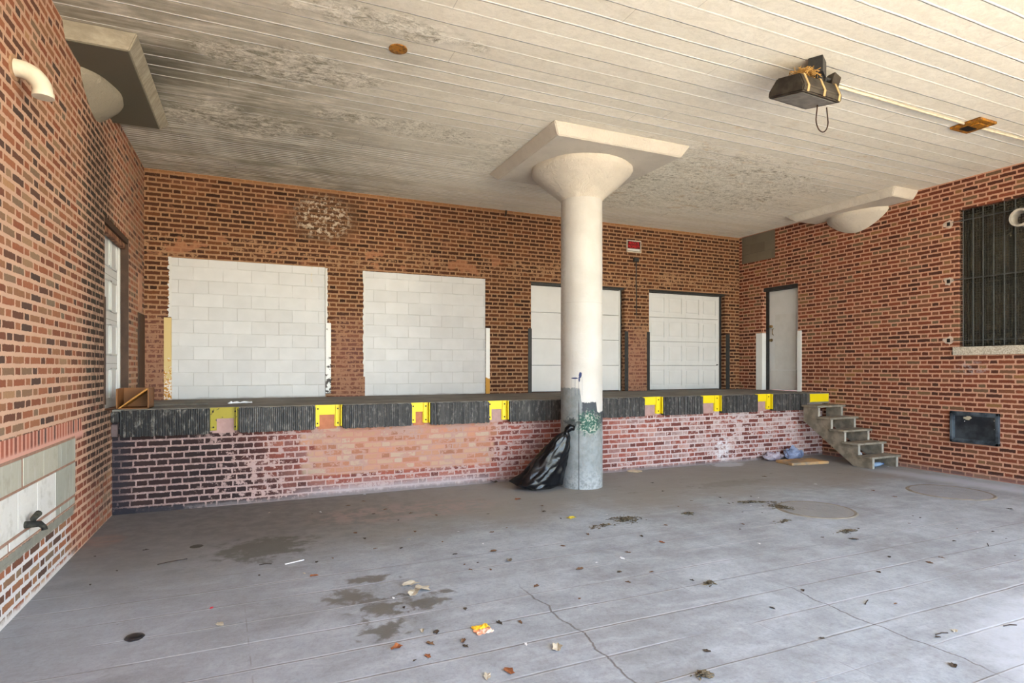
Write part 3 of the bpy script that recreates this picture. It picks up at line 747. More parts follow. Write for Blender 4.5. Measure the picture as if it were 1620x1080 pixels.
# ------------------------------------------------------------------ blocked openings
def infill(name, x0, x1, z1, mat, lab, rnd):
    m = MB(); r = random.Random(rnd); pts = []
    y = 0.015
    def edge(p, q, n, amp):
        out = []
        for k in range(n):
            f = k / n; out.append((p[0] + (q[0] - p[0]) * f + r.uniform(-amp, amp), p[1] + (q[1] - p[1]) * f + r.uniform(-amp, amp)))
        return out
    pts = [(x0 - .001, DZ), (x1 + .001, DZ)] + edge((x1, DZ + .02), (x1, z1), 40, .004)[1:] + edge((x1, z1), (x0, z1), 40, .006) + edge((x0, z1), (x0, DZ), 40, .006)
    m.box((x0 + .001, y, DZ), (x1 - .001, 0.2, z1 - .001))
    o = m.build(name, mat, origin=((x0 + x1) / 2, 0, DZ))
    return tag(o, lab, 'blocked doorway')
infill('block_infill', 0.35, 2.59, 3.375, M_BLK1, 'white painted concrete block infill in the first opening beside the left corner', 1)
infill('block_infill', 3.235, 5.45, 3.36, M_BLK2, 'white painted block infill in the second opening with faint joints and scuffs', 2)
# rough paint lapping over the brick beside the infills
def ragged(x0, x1, z0, z1, seed, lab, amp=0.02, inner='r'):
    r = random.Random(seed); m = MB(); n = 46; L, R_ = [], []
    for k in range(n + 1):
        z = z0 + (z1 - z0) * k / n
        j = r.uniform(-amp, amp)
        L.append((x0 + (j if inner == 'r' else 0), z)); R_.append((x1 + (j if inner == 'l' else 0), z))
    for k in range(n):
        m.poly([(L[k][0], -.004, L[k][1]), (R_[k][0], -.004, R_[k][1]), (R_[k + 1][0], -.004, R_[k + 1][1]), (L[k + 1][0], -.004, L[k + 1][1])])
    bmesh.ops.remove_doubles(m.bm, verts=m.bm.verts, dist=1e-5)
    g = bmesh.ops.extrude_face_region(m.bm, geom=list(m.bm.faces))
    bmesh.ops.translate(m.bm, verts=[v for v in g['geom'] if isinstance(v, bmesh.types.BMVert)], vec=(0, .006, 0))
    o = m.build('paint_edge', M_WHITEJ, origin=((x0 + x1) / 2, 0, z0)); return tag(o, lab, 'paint')
ragged(0.315, 0.355, 2.47, 3.38, 3, 'ragged cream paint lapping over brick left of the first blocked opening', .018)
ragged(2.585, 2.62, 2.44, 3.36, 4, 'ragged cream paint edge right of the first blocked opening', .008, 'l')
ragged(3.205, 3.24, 1.55, 3.36, 5, 'ragged white paint edge left of the second blocked opening', .010)

tag(MB().box((W + .012, -1.0, 4.06), (W + .2, -0.065, 4.67)).build('grey_block_infill', M_GREYBLK, origin=(W, -0.53, 4.06)),
    'unpainted grey block panel under the ceiling in the far right corner', 'blocked opening')

# ------------------------------------------------------------------ garage doors
def dock_door(n, x0, x1, yb, cols, rows, lab_panels):
    """rolling door set back yb behind the wall, between x0 and x1"""
    t = bpy.data.objects.new('door_%d' % n, None); C.objects.link(t); t.location = ((x0 + x1) / 2, yb, DZ); t['_o'] = tuple(t.location); ORI.append(t)
    t['kind'] = 'structure'
    z1 = DH - 0.03
    hz = (z1 - DZ - 0.02) / rows
    for r in range(rows):
        z = DZ + 0.015 + r * hz
        m = MB(); m.box((x0, yb, z), (x1, yb + 0.045, z + hz - 0.007), bev=0.004)
        if cols:
            cw = (x1 - x0 - 0.10) / cols
            for c in range(cols):
                xa = x0 + 0.05 + c * cw + 0.055; xb = xa + cw - 0.11; za = z + 0.09; zb = z + hz - 0.10
                m.box((xa + .028, yb - .012, za + .028), (xb - .028, yb, zb - .028), bev=0.005)
                if c == 0: m.box((x0, yb - .014, z), (xa, yb, z + hz - .007), bev=.003)
                m.box((xb, yb - .014, z), (xb + .11 if c < cols - 1 else x1, yb, z + hz - .007), bev=.003)
                m.box((xa, yb - .014, z), (xb, yb, za), bev=.003); m.box((xa, yb - .014, zb), (xb, yb, z + hz - .007), bev=.003)
        m.build('door_panel', M_WHITE, t)
    MB().box((x0, yb + 0.04, DZ + .002), (x1, yb + 0.06, DH - .002)).build('door_blackout', M_DARK, t)  # added dark sheet behind the panels, blocks light leaking through the seams
    m = MB(); m.box((x1 - 0.03, yb - 0.016, DZ + .012), (x1, yb - .003, z1)); m.build('door_stop', M_WHITEJ, t)
    return t
d2 = dock_door(2, 6.40, 8.52, 0.13, 0, 4, '')
d3 = dock_door(3, 9.18, 11.20, 0.13, 4, 4, '')
for dd, x0, x1 in ((d2, 6.39, 8.55), (d3, 9.17, 11.27)):
    m = MB(); m.box((x0, 0.02, DH - 0.035), (x1, 0.20, DH)); m.box((x0, 0.10, DZ), (x0 + .03, 0.2, DH)); m.box((x1 - .05, 0.115, DZ), (x1, 0.2, DH))
    m.build('door_frame', M_BLACKST, dd)
    m = MB(); m.box((x0 - .03, -0.012, DH), (x1 + .05, 0.02, DH + 0.012)); m.build('lintel_angle', M_BLACKST, dd)
# small lock on the panelled door
MB().box((11.12, 0.108, 1.76), (11.17, 0.128, 1.78)).build('door_handle', M_BLACKST, d3)

# left wall door
t = bpy.data.objects.new('door_1', None); C.objects.link(t); t.location = (-0.1, -1.8, DZ); t['_o'] = tuple(t.location); ORI.append(t); t['kind'] = 'structure'
m = MB(); m.box((-0.16, -2.50, DZ), (-0.115, -1.22, 3.36), bev=0.003)
for r in range(4):
    za = DZ + 0.10 + r * 0.535
    for k in range(3):
        ya = -2.42 + k * 0.40
        for (p, q) in (((ya, za), (ya + .33, za + .025)), ((ya, za + .36), (ya + .33, za + .385)), ((ya, za), (ya + .025, za + .385)), ((ya + .305, za), (ya + .33, za + .385))):
            m.box((-0.115, p[0], p[1]), (-0.103, q[0], q[1]), bev=.003)
m.build('door_leaf', M_WHITE, t)
m = MB()
for r in range(1, 4):
    m.box((-0.1148, -2.5, DZ + r * 0.535), (-0.1138, -1.22, DZ + r * 0.535 + .006))
m.build('panel_seam', simple('door_seam', srgb(150, 148, 144)), t)
MB().box((-0.16, -1.235, DZ), (-0.085, -1.19, 3.30), bev=.003).build('door_stop', M_WHITEJ, t)
m = MB(); m.box((-0.2, -1.19, DZ), (-0.002, -1.152, 3.38)); m.box((-0.2, -2.498, 3.31), (-0.004, -1.152, 3.378)); m.build('door_frame', M_BROWN, t)
# torn timber over the left door
o = MB().box((-0.09, -2.49, 3.24), (-0.03, -1.20, 3.31), bev=.01).build('lintel_board', simple('torn_lintel', srgb(150, 110, 84), 0.9, col2=srgb(90, 52, 36), scale=9, bump=.6), t)

# steel door on the right
t = bpy.data.objects.new('door_4', None); C.objects.link(t); t.location = (W + .12, -1.12, DZ); t['_o'] = tuple(t.location); ORI.append(t); t['kind'] = 'structure'
lf4 = MB().box((W + .125, -1.575, DZ + .01), (W + .17, -0.74, 3.36), bev=.003).build('door_leaf', M_WHITE, t)
m = MB(); m.box((W + .115, -1.44, DZ + .45), (W + .126, -0.90, 2.85), bev=.002); m.box((W + .117, -1.55, DZ + .03), (W + .126, -0.78, DZ + .42), bev=.002)
m.build('door_plate', M_WHITEJ, t)
m = MB(); m.box((W + .10, -0.745, DZ), (W + .2, -0.672, 3.44)); m.box((W + .03, -1.58, 3.36), (W + .2, -0.672, 3.438)); m.build('door_frame', M_BLACKST, t)
M_BRASS = simple('old_brass', srgb(150, 124, 84), 0.45, 0.6, col2=srgb(80, 64, 40))
for z_ in (2.60, 2.30): MB().tube([(W + .09, -0.80, z_), (W + .125, -0.80, z_)], [.03, .035], 14).build('lock', M_BRASS, lf4)
MB().tube([(W + .115, -0.86, 2.55), (W + .085, -0.86, 2.53), (W + .085, -0.86, 2.43), (W + .115, -0.86, 2.41)], .009, 8).build('door_handle', M_BRASS, lf4)
MB().box((W + .12, -1.18, 2.24), (W + .1245, -1.04, 2.29)).build('label_plate', simple('faded_label', srgb(206, 204, 200)), lf4)
for y_ in (-1.45, -1.49): MB().box((W + .114, y_ - .004, DZ + .03), (W + .1175, y_ + .004, DZ + .44)).build('drip_mark', simple('grey_run', srgb(120, 118, 116)), t)

# ------------------------------------------------------------------ corner guards
def guard(pts_boxes, mat, lab, loc, group='steel corner guards of the dock doors'):
    m = MB()
    for a, b in pts_boxes: m.box(a, b, bev=.002)
    o = m.build('corner_guard', mat, origin=loc); tag(o, lab, 'corner guard', group)
GZ = 2.46
guard([((0.255, -.012, DZ), (0.35, 0, GZ)), ((0.35, -.012, DZ), (0.356, .014, GZ))], M_GUARDR, 'rusty yellow corner guard left of the first blocked opening', (.3, 0, DZ))
guard([((2.59, -.012, DZ + .06), (2.675, 0, GZ - .01))], M_GUARDB, 'white corner guard with peeling black patches right of first blocked opening', (2.63, 0, DZ))
guard([((5.45, -.012, DZ), (5.53, 0, GZ - .02))], M_GUARDY, 'white corner guard with yellow rusty foot right of second blocked opening', (5.5, 0, DZ))
guard([((6.325, -.014, DZ), (6.39, 0, GZ)), ((6.39, -.014, DZ), (6.40, .09, GZ))], M_BLACKST, 'black corner guard left of the flush garage door', (6.36, 0, DZ))
guard([((8.55, -.014, DZ), (8.635, 0, GZ))], M_BLACKST, 'black corner guard right of the flush garage door', (8.6, 0, DZ))
guard([((9.115, -.014, DZ), (9.17, 0, GZ)), ((9.17, -.014, DZ), (9.18, .09, GZ))], M_BLACKST, 'black corner guard left of the panelled garage door', (9.14, 0, DZ))
guard([((11.29, -.014, DZ), (11.40, 0, GZ))], M_BLACKST, 'black corner guard between panelled garage door and room corner', (11.34, 0, DZ))
guard([((W - .014, -.66, DZ), (W, -.50, GZ)), ((W - .014, -.672, DZ), (W + .10, -.66, GZ))], M_GUARDW, 'wide white corner guard on the lock side of the steel door', (W, -.58, DZ))
guard([((W - .014, -1.672, DZ), (W, -1.58, GZ)), ((W - .014, -1.58, DZ), (W + .10, -1.57, GZ))], M_GUARDW, 'narrow white corner guard between steel door and dock edge', (W, -1.62, DZ))
guard([((0, -.53, DZ), (.014, -.03, GZ + .02))], M_BROWN, 'dark brown steel guard in the left room corner', (0, -.28, DZ))
guard([((0, -2.56, DZ + .08), (.012, -2.50, GZ + .02)), ((-.09, -2.50, DZ), (0.0, -2.494, GZ + .02))], M_BROWN, 'thin dark guard on the near jamb of the left wall door', (0, -2.5, DZ))
# mortar smear above the left corner guard
tag(MB().box((0, -.50, GZ + .05), (.006, -.20, 3.05), bev=.002).build('mortar_smear', simple('pinkish_mortar', srgb(186, 140, 116), .9, var=.2, bump=.5), origin=(0, -.3, GZ)), 'pinkish mortar smear on left wall above the brown corner guard', 'mortar')

# ------------------------------------------------------------------ columns
def column(cx, cy, lab, clip, cap_mat, shaft_mat_, panel_mat, shaft=True):
    t = thing('concrete_column', (cx, cy, 0), lab, 'column', None if shaft else 'columns built into the side walls')
    seg = 64
    if shaft:
        MB().lathe([(0.300, 0.0), (0.300, 1.0), (0.298, 3.0), (0.296, 4.13)], (cx, cy, 0), seg, 0.004).build('shaft', shaft_mat_, t, smooth=True)
    m = MB(); m.lathe([(0.296, 4.095), (0.31, 4.12), (0.40, 4.20), (0.54, 4.315), (0.655, 4.42), (0.70, 4.465), (0.72, 4.50), (0.715, 4.548)], (cx, cy, 0), seg, 0.035)
    if clip: m.clip(*clip)
    m.build('capital', cap_mat, t, smooth=True)
    m = MB()
    lo = [(cx - .94, cy - 1.02), (cx + .95, cy - 1.02), (cx + .95, cy + .86), (cx - .94, cy + .86)]; hi = [(cx - 1.03, cy - 1.11), (cx + 1.03, cy - 1.11), (cx + 1.03, cy + 1.05), (cx - 1.03, cy + 1.05)]
    a = [m.bm.verts.new((p[0], p[1], 4.545)) for p in lo]; b = [m.bm.verts.new((p[0], p[1], HC)) for p in hi]
    m.bm.faces.new(a); m.bm.faces.new(b[::-1])
    for q in range(4): m.bm.faces.new((a[q], b[q], b[(q + 1) % 4], a[(q + 1) % 4]))
    bmesh.ops.bevel(m.bm, geom=list(m.bm.edges), offset=.01, segments=2, affect='EDGES')
    if clip: m.clip(*clip)
    m.build('drop_panel', panel_mat, t)
    return t
column(5.83, -2.85, 'round white concrete column with flared capital and peeling foot, free standing', None, M_CAP, M_SHAFT, M_CAP)
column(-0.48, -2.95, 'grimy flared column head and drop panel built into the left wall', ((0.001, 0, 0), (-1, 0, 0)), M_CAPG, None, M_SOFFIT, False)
column(12.10, -2.85, 'white flared column head and drop panel built into the right wall', ((W - .001, 0, 0), (1, 0, 0)), M_CAP, None, M_CAP, False)

# ------------------------------------------------------------------ steps
t = thing('wooden_steps', (11.3, -3.1, 0), 'weathered five-tread wooden steps with open risers leading up to the dock', 'steps')
SX0, SX1 = 10.93, W - 0.02
YF = [-3.68, -3.43, -3.17, -2.91, -2.65]; ZT = [0.205, 0.405, 0.605, 0.805, 1.005]
for i, (yf, zt) in enumerate(zip(YF, ZT)):
    yb = YF[i + 1] + 0.03 if i < 4 else -2.305
    m = MB(); m.box((SX0, yf, zt - .035), (SX1, yb, zt), bev=.005)
    m.build('tread', M_WOODST, t)
for xx in (SX0 + .05, SX1 - .09):
    pts = [(xx, YF[0] + .03, 0.0)]
    for i in range(5):
        pts.append((xx, YF[i] + .03, ZT[i] - .036))
        if i < 4: pts.append((xx, YF[i + 1] + .03, ZT[i] - .036))
    pts += [(xx, -2.31, ZT[4] - .036), (xx, -2.31, .70), (xx, YF[0] + .36, 0.0)]
    sg = MB().prism(pts, (.04, 0, 0)).build('stringer', M_WOODST, t)
    for i in range(5):
        z0 = 0 if i == 0 else ZT[i - 1]
        MB().box((xx - .004, YF[i] + .022, z0 + .001), (xx + .044, YF[i] + .032, ZT[i] - .036)).build('stringer_edge', M_WOODED, sg)

# ------------------------------------------------------------------ trash bag
t = thing('trash_bag', (5.25, -2.6, 0), 'full black plastic trash bag knotted at the top, leaning on the column', 'trash bag')
def bag_mesh():
    m = MB(); nu, nv = 110, 64; rings = []
    for j in range(nv + 1):
        h = j / nv; z = 0.80 * h
        # half widths and centre drift with height
        wdt = 0.350 * (min(1, (h + .03) / .10) ** .5) * (1 - max(0, h - .08) / .92) ** 0.60 * (1 - .10 * h) + 0.030
        dep = wdt * 0.70
        cxx = 5.165 + 0.325 * h ** 1.15; cyy = -2.74 - 0.25 * h
        ring = []
        for k in range(nu):
            a = 2 * PI * k / nu; ca, sa = math.cos(a), math.sin(a)
            p = Vector((ca * 1.6, sa * 1.6, z * 3.2))
            fold = mnoise.noise(p * 1.1) * 0.10 + mnoise.noise(Vector((ca * 4 + z * 2, sa * 4, z * 4))) * 0.05 + abs(mnoise.noise(Vector((ca * 2.5 - z * 4, sa * 2.5 + 3, z * 6)))) * 0.10
            fold += math.sin(a * 9 + mnoise.noise(p) * 6) * 0.10 * max(0, h - .5)
            r = 1 + fold
            ear = max(0, -ca) ** 8 * max(0, 1 - h / .30) * 0.16
            ring.append(m.bm.verts.new((cxx + ca * wdt * (r + ear), cyy + sa * dep * r, max(0.0, z + 0.03 * mnoise.noise(p * 2) * (h > .02) + ear * .55 * (1 - h)))))
        rings.append(ring)
    for a, b in zip(rings, rings[1:]):
        for k in range(nu): m.bm.faces.new((a[k], a[(k + 1) % nu], b[(k + 1) % nu], b[k]))
    m.bm.faces.new(rings[0][::-1]); m.bm.faces.new(rings[-1])
    return m
def bag_mat():
    m = Mat('black_plastic_film'); P = m.obj()
    n = m.noise(P, 5.0, 6, 0.55, 1.2); n2 = m.noise(P, 16.0, 4, 0.6, 0.8)
    m.bump(n * 1.0, 0.22, 0.05)
    return m.done(srgb(9, 10, 14), 0.27, 0, 0.35)
M_BAG = bag_mat()
bag_mesh().build('bag_body', M_BAG, t, smooth=True)
m = MB(); K0 = Vector((5.492, -2.995, 0.79))
m.tube([K0 + Vector(v) for v in ((0, 0, -.04), (.005, 0, .01), (.02, -.01, .045), (.055, -.02, .075), (.095, -.03, .065), (.105, -.03, .035))], [.045, .034, .045, .055, .045, .02], 14)
m.build('knot', M_BAG, t, smooth=True)

# ------------------------------------------------------------------ window with bars, right wall
wn = bpy.data.objects.new('window_1', None); C.objects.link(wn); wn.location = (W, -5.6, 2.03); wn['_o'] = tuple(wn.location); ORI.append(wn); wn['kind'] = 'structure'
WY0, WY1, WZ0, WZ1 = -6.7, -4.56, 2.03, 4.19
m = Mat('dirty_dark_glass'); x, y, z = m.pos()
n = m.noise(m.vec(y, z, 0), 2.2, 5, .6)
bl = m.math('GREATER_THAN', m.fract(y * 2.7 + .1) * 1.0, .22) * m.math('GREATER_THAN', m.fract(z * 1.35), .08)
c_ = m.mix(m.step(n, .42, .62), srgb(78, 72, 60), srgb(122, 110, 90)); c_ = m.mix(bl * .5, srgb(40, 38, 36), c_)
c_ = m.mix(m.step(m.noise(m.vec(y, z, 3), 9, 4), .68, .74) * .8, c_, srgb(176, 164, 138))
M_WGL = m.done(c_, .35, 0, .5)
MB().box((W + .20, WY0, WZ0), (W + .22, WY1, WZ1)).build('pane', M_WGL, wn)
m = MB()
for (a, b, c, d) in ((WY0, WY1, WZ0, WZ0 + .05), (WY0, WY1, WZ1 - .06, WZ1), (WY0, WY0 + .05, WZ0, WZ1), (WY1 - .05, WY1, WZ0, WZ1), (WY0, WY1, 3.05, 3.10)):
    m.box((W + .15, a, c), (W + .2, b, d))
m.build('window_frame', simple('black_window_frame', srgb(38, 34, 30), .7), wn)
# woven screen
m = Mat('wire_screen'); x, y, z = m.pos()
g = m.mn(m.abs(m.fract(y * 26) - .5), m.abs(m.fract(z * 26) - .5))
al = m.inv(m.step(g, .10, .18))
m.put(m.bsdf.inputs['Alpha'], m.mx(al * 0.7, 0.08)); M_SCR = m.done(srgb(72, 70, 60), .7, .2)
MB().box((W + .06, WY0, WZ0), (W + .062, WY1, WZ1)).build('wire_screen', M_SCR, wn)
M_BAR = simple('iron_bar', srgb(84, 86, 86), .45, .2)
k = 0; yy = -4.62
while yy > WY0:
    MB().tube([(W + .02, yy, WZ0 + .01), (W + .02, yy, WZ1 - .01)], .008, 8).build('window_bar', M_BAR, wn); yy -= .138
for z_ in (2.13, 3.10, 4.02):
    MB().box((W - .004, WY0, z_ - .006), (W + .012, -4.47, z_ + .006)).build('cross_rail', M_BAR, wn)
m = Mat('speckled_sill_stone'); v = m.noise(m.obj(), 55, 4, .8)
M_SILL = m.done(m.mix(m.step(v, .4, .62), srgb(206, 198, 182), srgb(150, 138, 122)), .85)
MB().box((W - .045, WY0 - .1, 1.90), (W + .2, -4.50, WZ0), bev=.006).build('window_sill', M_SILL, wn)
M_PATCH = simple('pale_mortar_dab', srgb(206, 186, 170), .9, bump=.6)
for i, z_ in enumerate((4.005, 3.09, 2.14)):
    tt = thing('bar_anchor', (W, -4.42, z_), ['dark bolt anchor in pale mortar level with the top of the barred window', 'dark bolt anchor in pale mortar halfway up the barred window', 'dark bolt anchor in pale mortar just above the window sill'][i], 'wall anchor', 'anchors of the window bars')
    r = random.Random(i); m = MB(); pts = []
    for q in range(14):
        a = 2 * PI * q / 14; rr = .062 + r.uniform(-.018, .018)
        pts.append((W - .004, -4.42 + math.cos(a) * rr * 1.15, z_ + math.sin(a) * rr))
    m.prism(pts, (.006, 0, 0)).build('mortar_dab', M_PATCH, tt)
    MB().box((W - .016, -4.445, z_ - .03), (W - .003, -4.40, z_ + .028), bev=.004).build('anchor_bolt', M_DARK, tt)
# round vent pipe at the window
tt = thing('vent_pipe', (W - .05, -5.42, 3.87), 'white round vent pipe end sticking out through the window bars', 'vent pipe')
m = MB()
prof = [(.115, 0), (.115, .22), (.13, .22), (.13, .25), (.10, .25), (.10, .02)]
seg = 32; rings = []
for r_, d_ in prof:
    rings.append([m.bm.verts.new((W + .14 - d_, -5.42 + math.cos(2 * PI * q / seg) * r_, 3.87 + math.sin(2 * PI * q / seg) * r_)) for q in range(seg)])
for a, b in zip(rings, rings[1:]):
    for q in range(seg): m.bm.faces.new((a[q], a[(q + 1) % seg], b[(q + 1) % seg], b[q]))
m.bm.faces.new(rings[-1])
m.build('pipe_body', simple('off_white_pipe', srgb(196, 188, 176), .5), tt, smooth=True)

# framed access panel
tt = thing('access_panel', (W, -4.79, .52), 'black framed metal hatch with a beige scrap low on the right wall', 'wall hatch')
m = MB(); Y0, Y1, Z0, Z1 = -5.13, -4.46, .525, 1.015
for (a, b, c, d) in ((Y0, Y1, Z0, Z0 + .045), (Y0, Y1, Z1 - .045, Z1), (Y0, Y0 + .045, Z0, Z1), (Y1 - .045, Y1, Z0, Z1)):
    m.box((W - .045, a, c), (W, b, d), bev=.006)
for (a, b, c, d) in ((Y0 + .045, Y1 - .045, Z0 + .045, Z0 + .065), (Y0 + .045, Y1 - .045, Z1 - .065, Z1 - .045), (Y0 + .045, Y0 + .06, Z0 + .045, Z1 - .045), (Y1 - .06, Y1 - .045, Z0 + .045, Z1 - .045)):
    m.box((W - .028, a, c), (W, b, d), bev=.003)
m.build('hatch_frame', simple('blue_black_steel', srgb(44, 52, 60), .4, .3, col2=srgb(96, 108, 118), scale=5), tt)
hpl = MB().box((W - .012, Y0 + .05, Z0 + .05), (W - .001, Y1 - .05, Z1 - .05)).build('hatch_plate', simple('dusty_black_plate', srgb(28, 32, 38), .45, col2=srgb(62, 68, 74), scale=4), tt)
r = random.Random(5); pts = []
for q in range(18):
    a = 2 * PI * q / 18; rr = 1 + r.uniform(-.35, .2); pts.append((W - .015, -4.70 - math.cos(a) * .055 * rr, .915 + math.sin(a) * .032 * rr))
MB().prism(pts, (.003, 0, 0)).build('paint_scrap', simple('beige_flake', srgb(196, 184, 160)), hpl)
for (a, b) in ((-5.06, .9), (-4.66, .865), (-5.065, .77)): MB().tube([(W - .018, a, b), (W - .012, a, b)], .007, 8).build('screw', M_WHITEJ, hpl)

# ------------------------------------------------------------------ back wall bits
tt = thing('warning_sign', (8.77, 0, 4.11), 'small red and black private property sign in a pale frame on the back wall', 'sign')
m = MB(); a0, a1, c0, c1 = 8.59, 8.955, 4.115, 4.365
for (a, b, c, d) in ((a0, a1, c0, c0 + .02), (a0, a1, c1 - .02, c1), (a0, a0 + .02, c0, c1), (a1 - .02, a1, c0, c1)): m.box((a, -.022, c), (b, 0, d), bev=.003)
m.build('sign_frame', simple('pale_frame', srgb(206, 196, 182)), tt)
sbd = MB().box((a0 + .02, -.012, c0 + .02), (a1 - .02, -.002, c1 - .02)).build('sign_board', simple('black_sign', srgb(46, 26, 24), .4, var=.1), tt)
MB().box((a0 + .03, -.014, c0 + .03), (a1 - .03, -.012, c0 + .075)).build('white_strip', M_WHITEJ, sbd)
M_RED = simple('sign_red', srgb(186, 28, 38), .4, var=.1)
def text(s, x, y, z, size, mat, parent, rot=(PI / 2, 0, 0), sx=1.0):
    cu = bpy.data.curves.new('lettering', 'FONT'); cu.body = s; cu.size = size; cu.align_x = 'CENTER'; cu.extrude = .0012; cu.offset = .0022
    o = bpy.data.objects.new('lettering', cu); C.objects.link(o); cu.materials.append(mat)
    dg = bpy.context.evaluated_depsgraph_get(); me = bpy.data.meshes.new_from_object(o.evaluated_get(dg))
    bpy.data.objects.remove(o)
    o = bpy.data.objects.new('lettering', me); C.objects.link(o); o.parent = parent
    b = Vector(parent['_o']); o.location = Vector((x, y, z)) - b; o.rotation_euler = rot; o.scale = (sx, 1, 1)
    return o
text('PRIVATE', (a0 + a1) / 2, -.0135, 4.275, .082, M_RED, sbd, sx=.86)
text('PROPERTY', (a0 + a1) / 2, -.0135, 4.205, .082, M_RED, sbd, sx=.76)
tt = thing('cable_box', (8.815, 0, 3.92), 'small black box with a cable hanging down the brick below the sign', 'junction box')
MB().box((8.755, -.06, 3.92), (8.875, 0, 4.005), bev=.008).build('box_body', M_BLACKST, tt)
MB().tube([(8.815, -.03, 3.92), (8.83, -.015, 3.86), (8.828, -.012, 3.5), (8.84, -.012, 3.1), (8.835, -.012, 2.80)], .009, 8).build('cable', M_BLACKST, tt)
tag(MB().tube([(5.86, -.02, 4.675), (5.85, -.03, 4.60), (5.83, -.025, 4.56)], [.012, .016, .008], 8).build('cut_cable', M_DARK, origin=(5.86, 0, 4.68)),
    'short dark cable stub at the top of the back wall', 'cable')

# ------------------------------------------------------------------ left wall bits
m = Mat('limestone_blocks'); x, y, z = m.pos()
n = m.noise(m.P, 6, 6, .7); v = m.noise(m.vec(y * 6, z * .8, 0), 3, 4)
oi = m.nt.nodes.new('ShaderNodeObjectInfo')
top = m.step(z, .855, .86)
rnd = m.white(m.vec(m.floor(y * (1 / .42)), top, 0.0))
c_ = m.mix(rnd, srgb(176, 172, 156), srgb(150, 152, 142))
wht = m.inv(top) * m.inv(m.step(y, -4.26, -4.25))
c_ = m.mix(wht * .8, c_, srgb(216, 214, 210)); c_ = m.mix(m.step(n, .5, .7) * .4, c_, srgb(140, 134, 116)); c_ = m.mix(m.step(v, .5, .7) * .25, c_, srgb(200, 198, 192))
m.bump(n, .5, .01); M_LIME = m.done(c_, .85)
tt = thing('stone_patch', (0, -4.6, .5), 'patch of pale limestone blocks set into the left brick wall', 'stone patch')
m = MB()
for i, (a, b) in enumerate(((-5.9, -5.03), (-4.99, -4.56), (-4.555, -4.1), (-4.095, -3.68))): m.box((0, a, .862), (.008, b, 1.06), bev=.003)
for i, (a, b) in enumerate(((-5.9, -5.10), (-5.095, -4.70), (-4.695, -4.27), (-4.265, -3.68))): m.box((0, a, .555), (.008, b, .842), bev=.003)
for i, (a, b) in enumerate(((-5.9, -5.28), (-5.25, -4.9), (-4.895, -4.6), (-4.59, -4.4), (-4.395, -4.15), (-4.13, -3.9), (-3.89, -3.7))): m.box((0, a, .475), (.008, b, .53), bev=.003)
m.build('stone_blocks', M_LIME, tt)
MB().box((0, -5.9, .46), (.003, -3.67, 1.08)).build('mortar_bed', simple('brown_mortar', srgb(156, 122, 104), .9, var=.2), tt)

tt = thing('wall_spigot', (.02, -4.95, .58), 'corroded dark water spigot sticking out of the limestone patch', 'spigot')
M_CORR = simple('corroded_bronze', srgb(70, 68, 58), .8, .3, col2=srgb(36, 36, 34), scale=20, bump=.6)
MB().tube([(.0, -4.97, .585), (.05, -4.97, .585), (.09, -4.95, .58), (.11, -4.93, .55), (.112, -4.93, .53)], [.026, .024, .022, .018, .02], 10).build('spout', M_CORR, tt, smooth=True)
MB().tube([(.06, -4.97, .60), (.065, -4.94, .63)], .010, 8).build('stem', M_CORR, tt)
MB().tube([(.06, -4.985, .625), (.068, -4.90, .645)], [.02, .024], 10).build('valve_handle', M_CORR, tt, smooth=True)

tt = thing('pipe_elbow', (0, -5.1, 3.6), 'off-white downturned pipe elbow high on the left wall', 'pipe')
M_PIPE = simple('off_white_plastic', srgb(214, 206, 186), .45, var=.12, scale=8)
pc = Vector((0, -5.12, 3.60)); pts = []
for q in range(13):
    a = PI / 2 * q / 12
    pts.append((0.02 + math.sin(a) * .145, -5.16, 3.60 + .145 - (1 - math.cos(a)) * .145))
pts = [(-.02, -5.16, 3.745)] + pts + [(.165, -5.16, 3.575)]
MB().tube(pts, .058, 24).build('elbow', M_PIPE, tt, smooth=True)
MB().tube([(.165, -5.16, 3.60), (.165, -5.16, 3.57)], .064, 24).build('rim', M_PIPE, tt, smooth=True)
MB().tube([(-.005, -5.16, 3.745), (.012, -5.16, 3.745)], .085, 20).build('collar', simple('crumbled_mortar', srgb(176, 142, 112), .9), tt)

# brown box on the dock
tt = thing('wooden_box', (.15, -2.0, DZ), 'brown open wooden box with a slanted divider standing at the left end of the dock', 'box')
M_BOXW = simple('brown_board', srgb(128, 84, 46), .6, var=.2, scale=4); 
bx0, bx1, by0, by1, bh = .03, .36, -2.10, -1.72, .24
m = MB(); m.box((bx0, by0, DZ), (bx0 + .015, by1, DZ + bh)); m.box((bx0, by1 - .015, DZ), (bx1, by1, DZ + bh)); m.box((bx1 - .015, by0, DZ), (bx1, by1, DZ + bh)); m.box((bx0, by0, DZ), (bx1, by1, DZ + .012))
m.build('box_body', M_BOXW, tt)
a_ = math.atan2(bh - .02, bx1 - bx0 - .04)
MB().prism([(bx0 + .02, by0, DZ + .013), (bx0 + .04, by0, DZ + .013), (bx1 - .016, by0, DZ + bh - .015), (bx1 - .016, by0, DZ + bh), (bx1 - .03, by0, DZ + bh)], (0, .36, 0)).build('divider', simple('light_board_edge', srgb(176, 122, 56), .6), tt)

